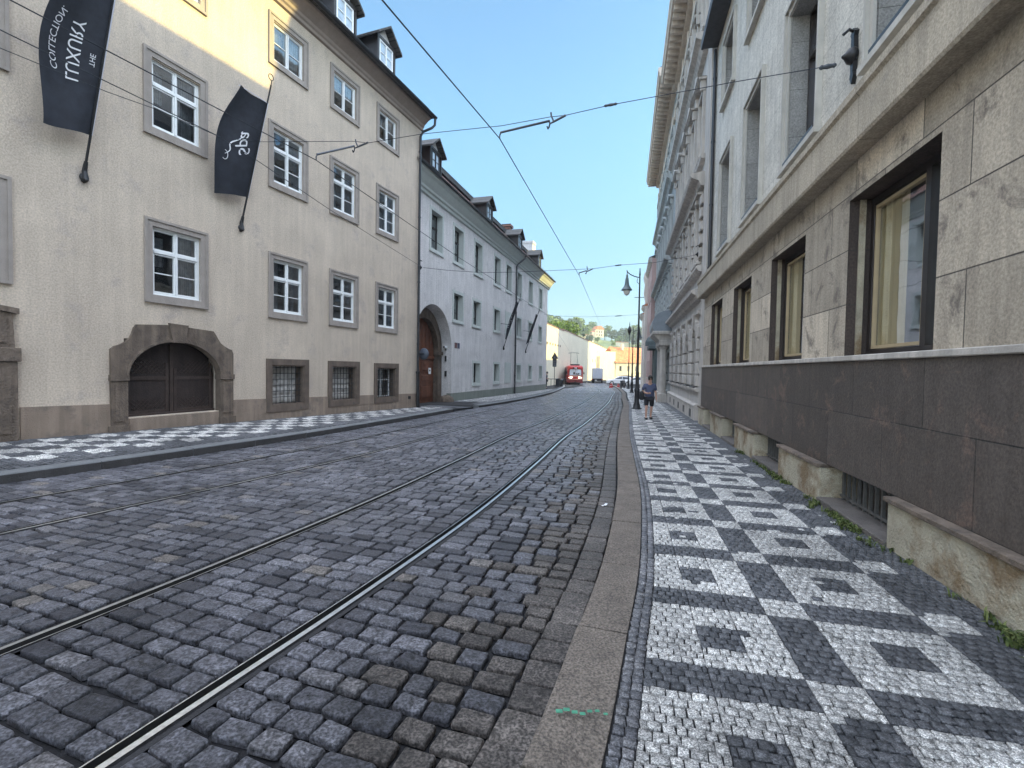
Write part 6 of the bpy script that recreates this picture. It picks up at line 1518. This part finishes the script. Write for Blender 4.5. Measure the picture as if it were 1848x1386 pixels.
for x, y, s_ in ((66, 436, .55), (74, 424, .45), (94, 430, .7), (62, 395, .6), (100, 385, .55), (118, 395, .5), (45, 380, .8), (50, 400, .9), (38, 370, .8), (86, 415, .4)):
    o = copy_tree(protos[rs.randrange(5)]); o.location = (x, y, hz(x, y)-1); o.scale = (s_, s_, s_)
VL = empty('hill_villa', (77, 440, hz(80, 440)+3.5), R(20), label='yellow villa with red hipped roof on the distant hill', cat='house')
VL.scale = (.78, .78, .78)
b = MB(); b.box(-5.5, 5.5, -4, 4, 0, 9.0); b.box(-9, -5.5, -3, 3, 0, 6); b.build('wall', EHm, VL)
b = MB(); b.prism([(-6.2, 9), (6.2, 9), (2, 13.2), (-2, 13.2)], -4.5, 4.5); b.prism([(-9.6, 6), (-5.5, 6), (-5.5, 8)], -3.3, 3.3); b.build('roof', M['tile_or'], VL)
for k in range(3):
    for z in (1.5, 5.2): b = MB(); b.box(-4+k*3, -2.8+k*3, -4.05, -4.0, z, z+2.2); b.build('window', M['room'], VL)
for (x, y, w_, h_, lab) in ((63, 420, 15, 4.5, 'pale retaining wall on the hill left of the villa'), (96, 426, 12, 3.6, 'pale retaining wall on the hill right of the villa')):
    o = empty('retaining_wall', (x, y, hz(x, y)), R(12), label=lab, cat='wall'); b = MB(); b.box(-w_/2, w_/2, -.5, .5, -3, h_); b.build('wall', EHm, o); b = MB(); b.box(-w_/2-.3, w_/2+.3, -.7, .7, h_, h_+.5); b.build('coping', M['tile_or'], o)

# ------------------------------------------------------------------ weeds along the foot of the right wall
def weeds():
    g = np.random.default_rng(3); V = []; T = []; F = 0
    spots = []
    for k in range(230):
        v = 2.3+8.5*g.random()**1.3; dens_ = .5+.5*math.sin(v*2.3+1)
        if g.random() > dens_: continue
        p = 2.44-.13-abs(g.normal())*.06; spots.append((p, v))
    for p, v in spots:
        x, y = rp(p, v); z = G(x, y)+.10; n = int(6+g.random()*16)
        for j in range(n):
            a = g.random()*6.28; l_ = .02+.055*g.random(); w_ = .003+.004*g.random(); cx = x+g.normal()*.022; cy = y+g.normal()*.022; le = .3+g.random()*.9
            tx, ty = math.cos(a), math.sin(a); base = np.array([cx, cy, z]); mid = base+np.array([tx*l_*.35*le, ty*l_*.35*le, l_*.6]); tip = base+np.array([tx*l_*le, ty*l_*le, l_*(1-.3*le)])
            s_ = np.array([-ty, tx, 0])*w_
            V.append([base-s_, base+s_, mid+s_*1.5, mid-s_*1.5]); T.append(g.random()); V.append([mid-s_*1.5, mid+s_*1.5, tip+s_*.2, tip-s_*.2]); T.append(g.random())
    V = np.array(V); N = len(V); me = bpy.data.meshes.new('weeds'); me.from_pydata(V.reshape(-1, 3).tolist(), [], np.arange(N*4).reshape(-1, 4).tolist()); me.materials.append(leafmat('weed_leaves', (.035, .06, .015), (.15, .17, .06)))
    at = me.attributes.new('tone', 'FLOAT', 'POINT'); at.data.foreach_set('value', np.array(T).repeat(4).astype(np.float32))
    o = bpy.data.objects.new('weeds', me); COL.objects.link(o); tag(o, 'green weeds and moss growing along the foot of the stone building', 'weeds', kind='stuff')
weeds()
# green marking line painted across the kerb
b = MB()
for k in range(7):
    x0 = .22+k*.035; y0 = 2.10+.012*math.sin(k*1.7)
    b.box(x0, x0+.030-.002*k, y0, y0+.020-.0015*k, -.02+.1195, -.02+.1225)
o = b.build('paint_mark', surf('green_paint', (.06, .26, .16), .7, .3, 30), label='small green paint mark on the near granite kerb', cat='paint mark')

# ------------------------------------------------------------------ air
hm = bpy.data.materials.new('morning_haze'); hm.use_nodes = True; hn = hm.node_tree.nodes; hn.remove(hn['Principled BSDF'])
pv = hn.new('ShaderNodeVolumePrincipled'); pv.inputs['Color'].default_value = (.80, .88, .95, 1); pv.inputs['Density'].default_value = .0005; pv.inputs['Anisotropy'].default_value = .3
hm.node_tree.links.new(pv.outputs[0], hn['Material Output'].inputs['Volume'])
b = MB(); b.box(-330, 640, -90, 760, -12, 92); b.build('haze', hm, label='thin morning haze over the street and the hill', cat='haze', kind='stuff')
# curtains drawn differently from window to window
crs = random.Random(21)
for o in list(bpy.data.objects):
    if o.name.startswith('curtain') and o.parent and o.parent.parent in (L1, L2):
        k = crs.random(); z1 = 1.6
        if k < .25: o.scale = (1, 1, .45); o.location.z += .85*z1*.55
        elif k < .45: o.scale.z = .97
        elif k < .60: o.scale.x = 1.0; o.location.y += .10 if o.parent.parent is L1 else 0
        elif k < .72: o.location.y += .04
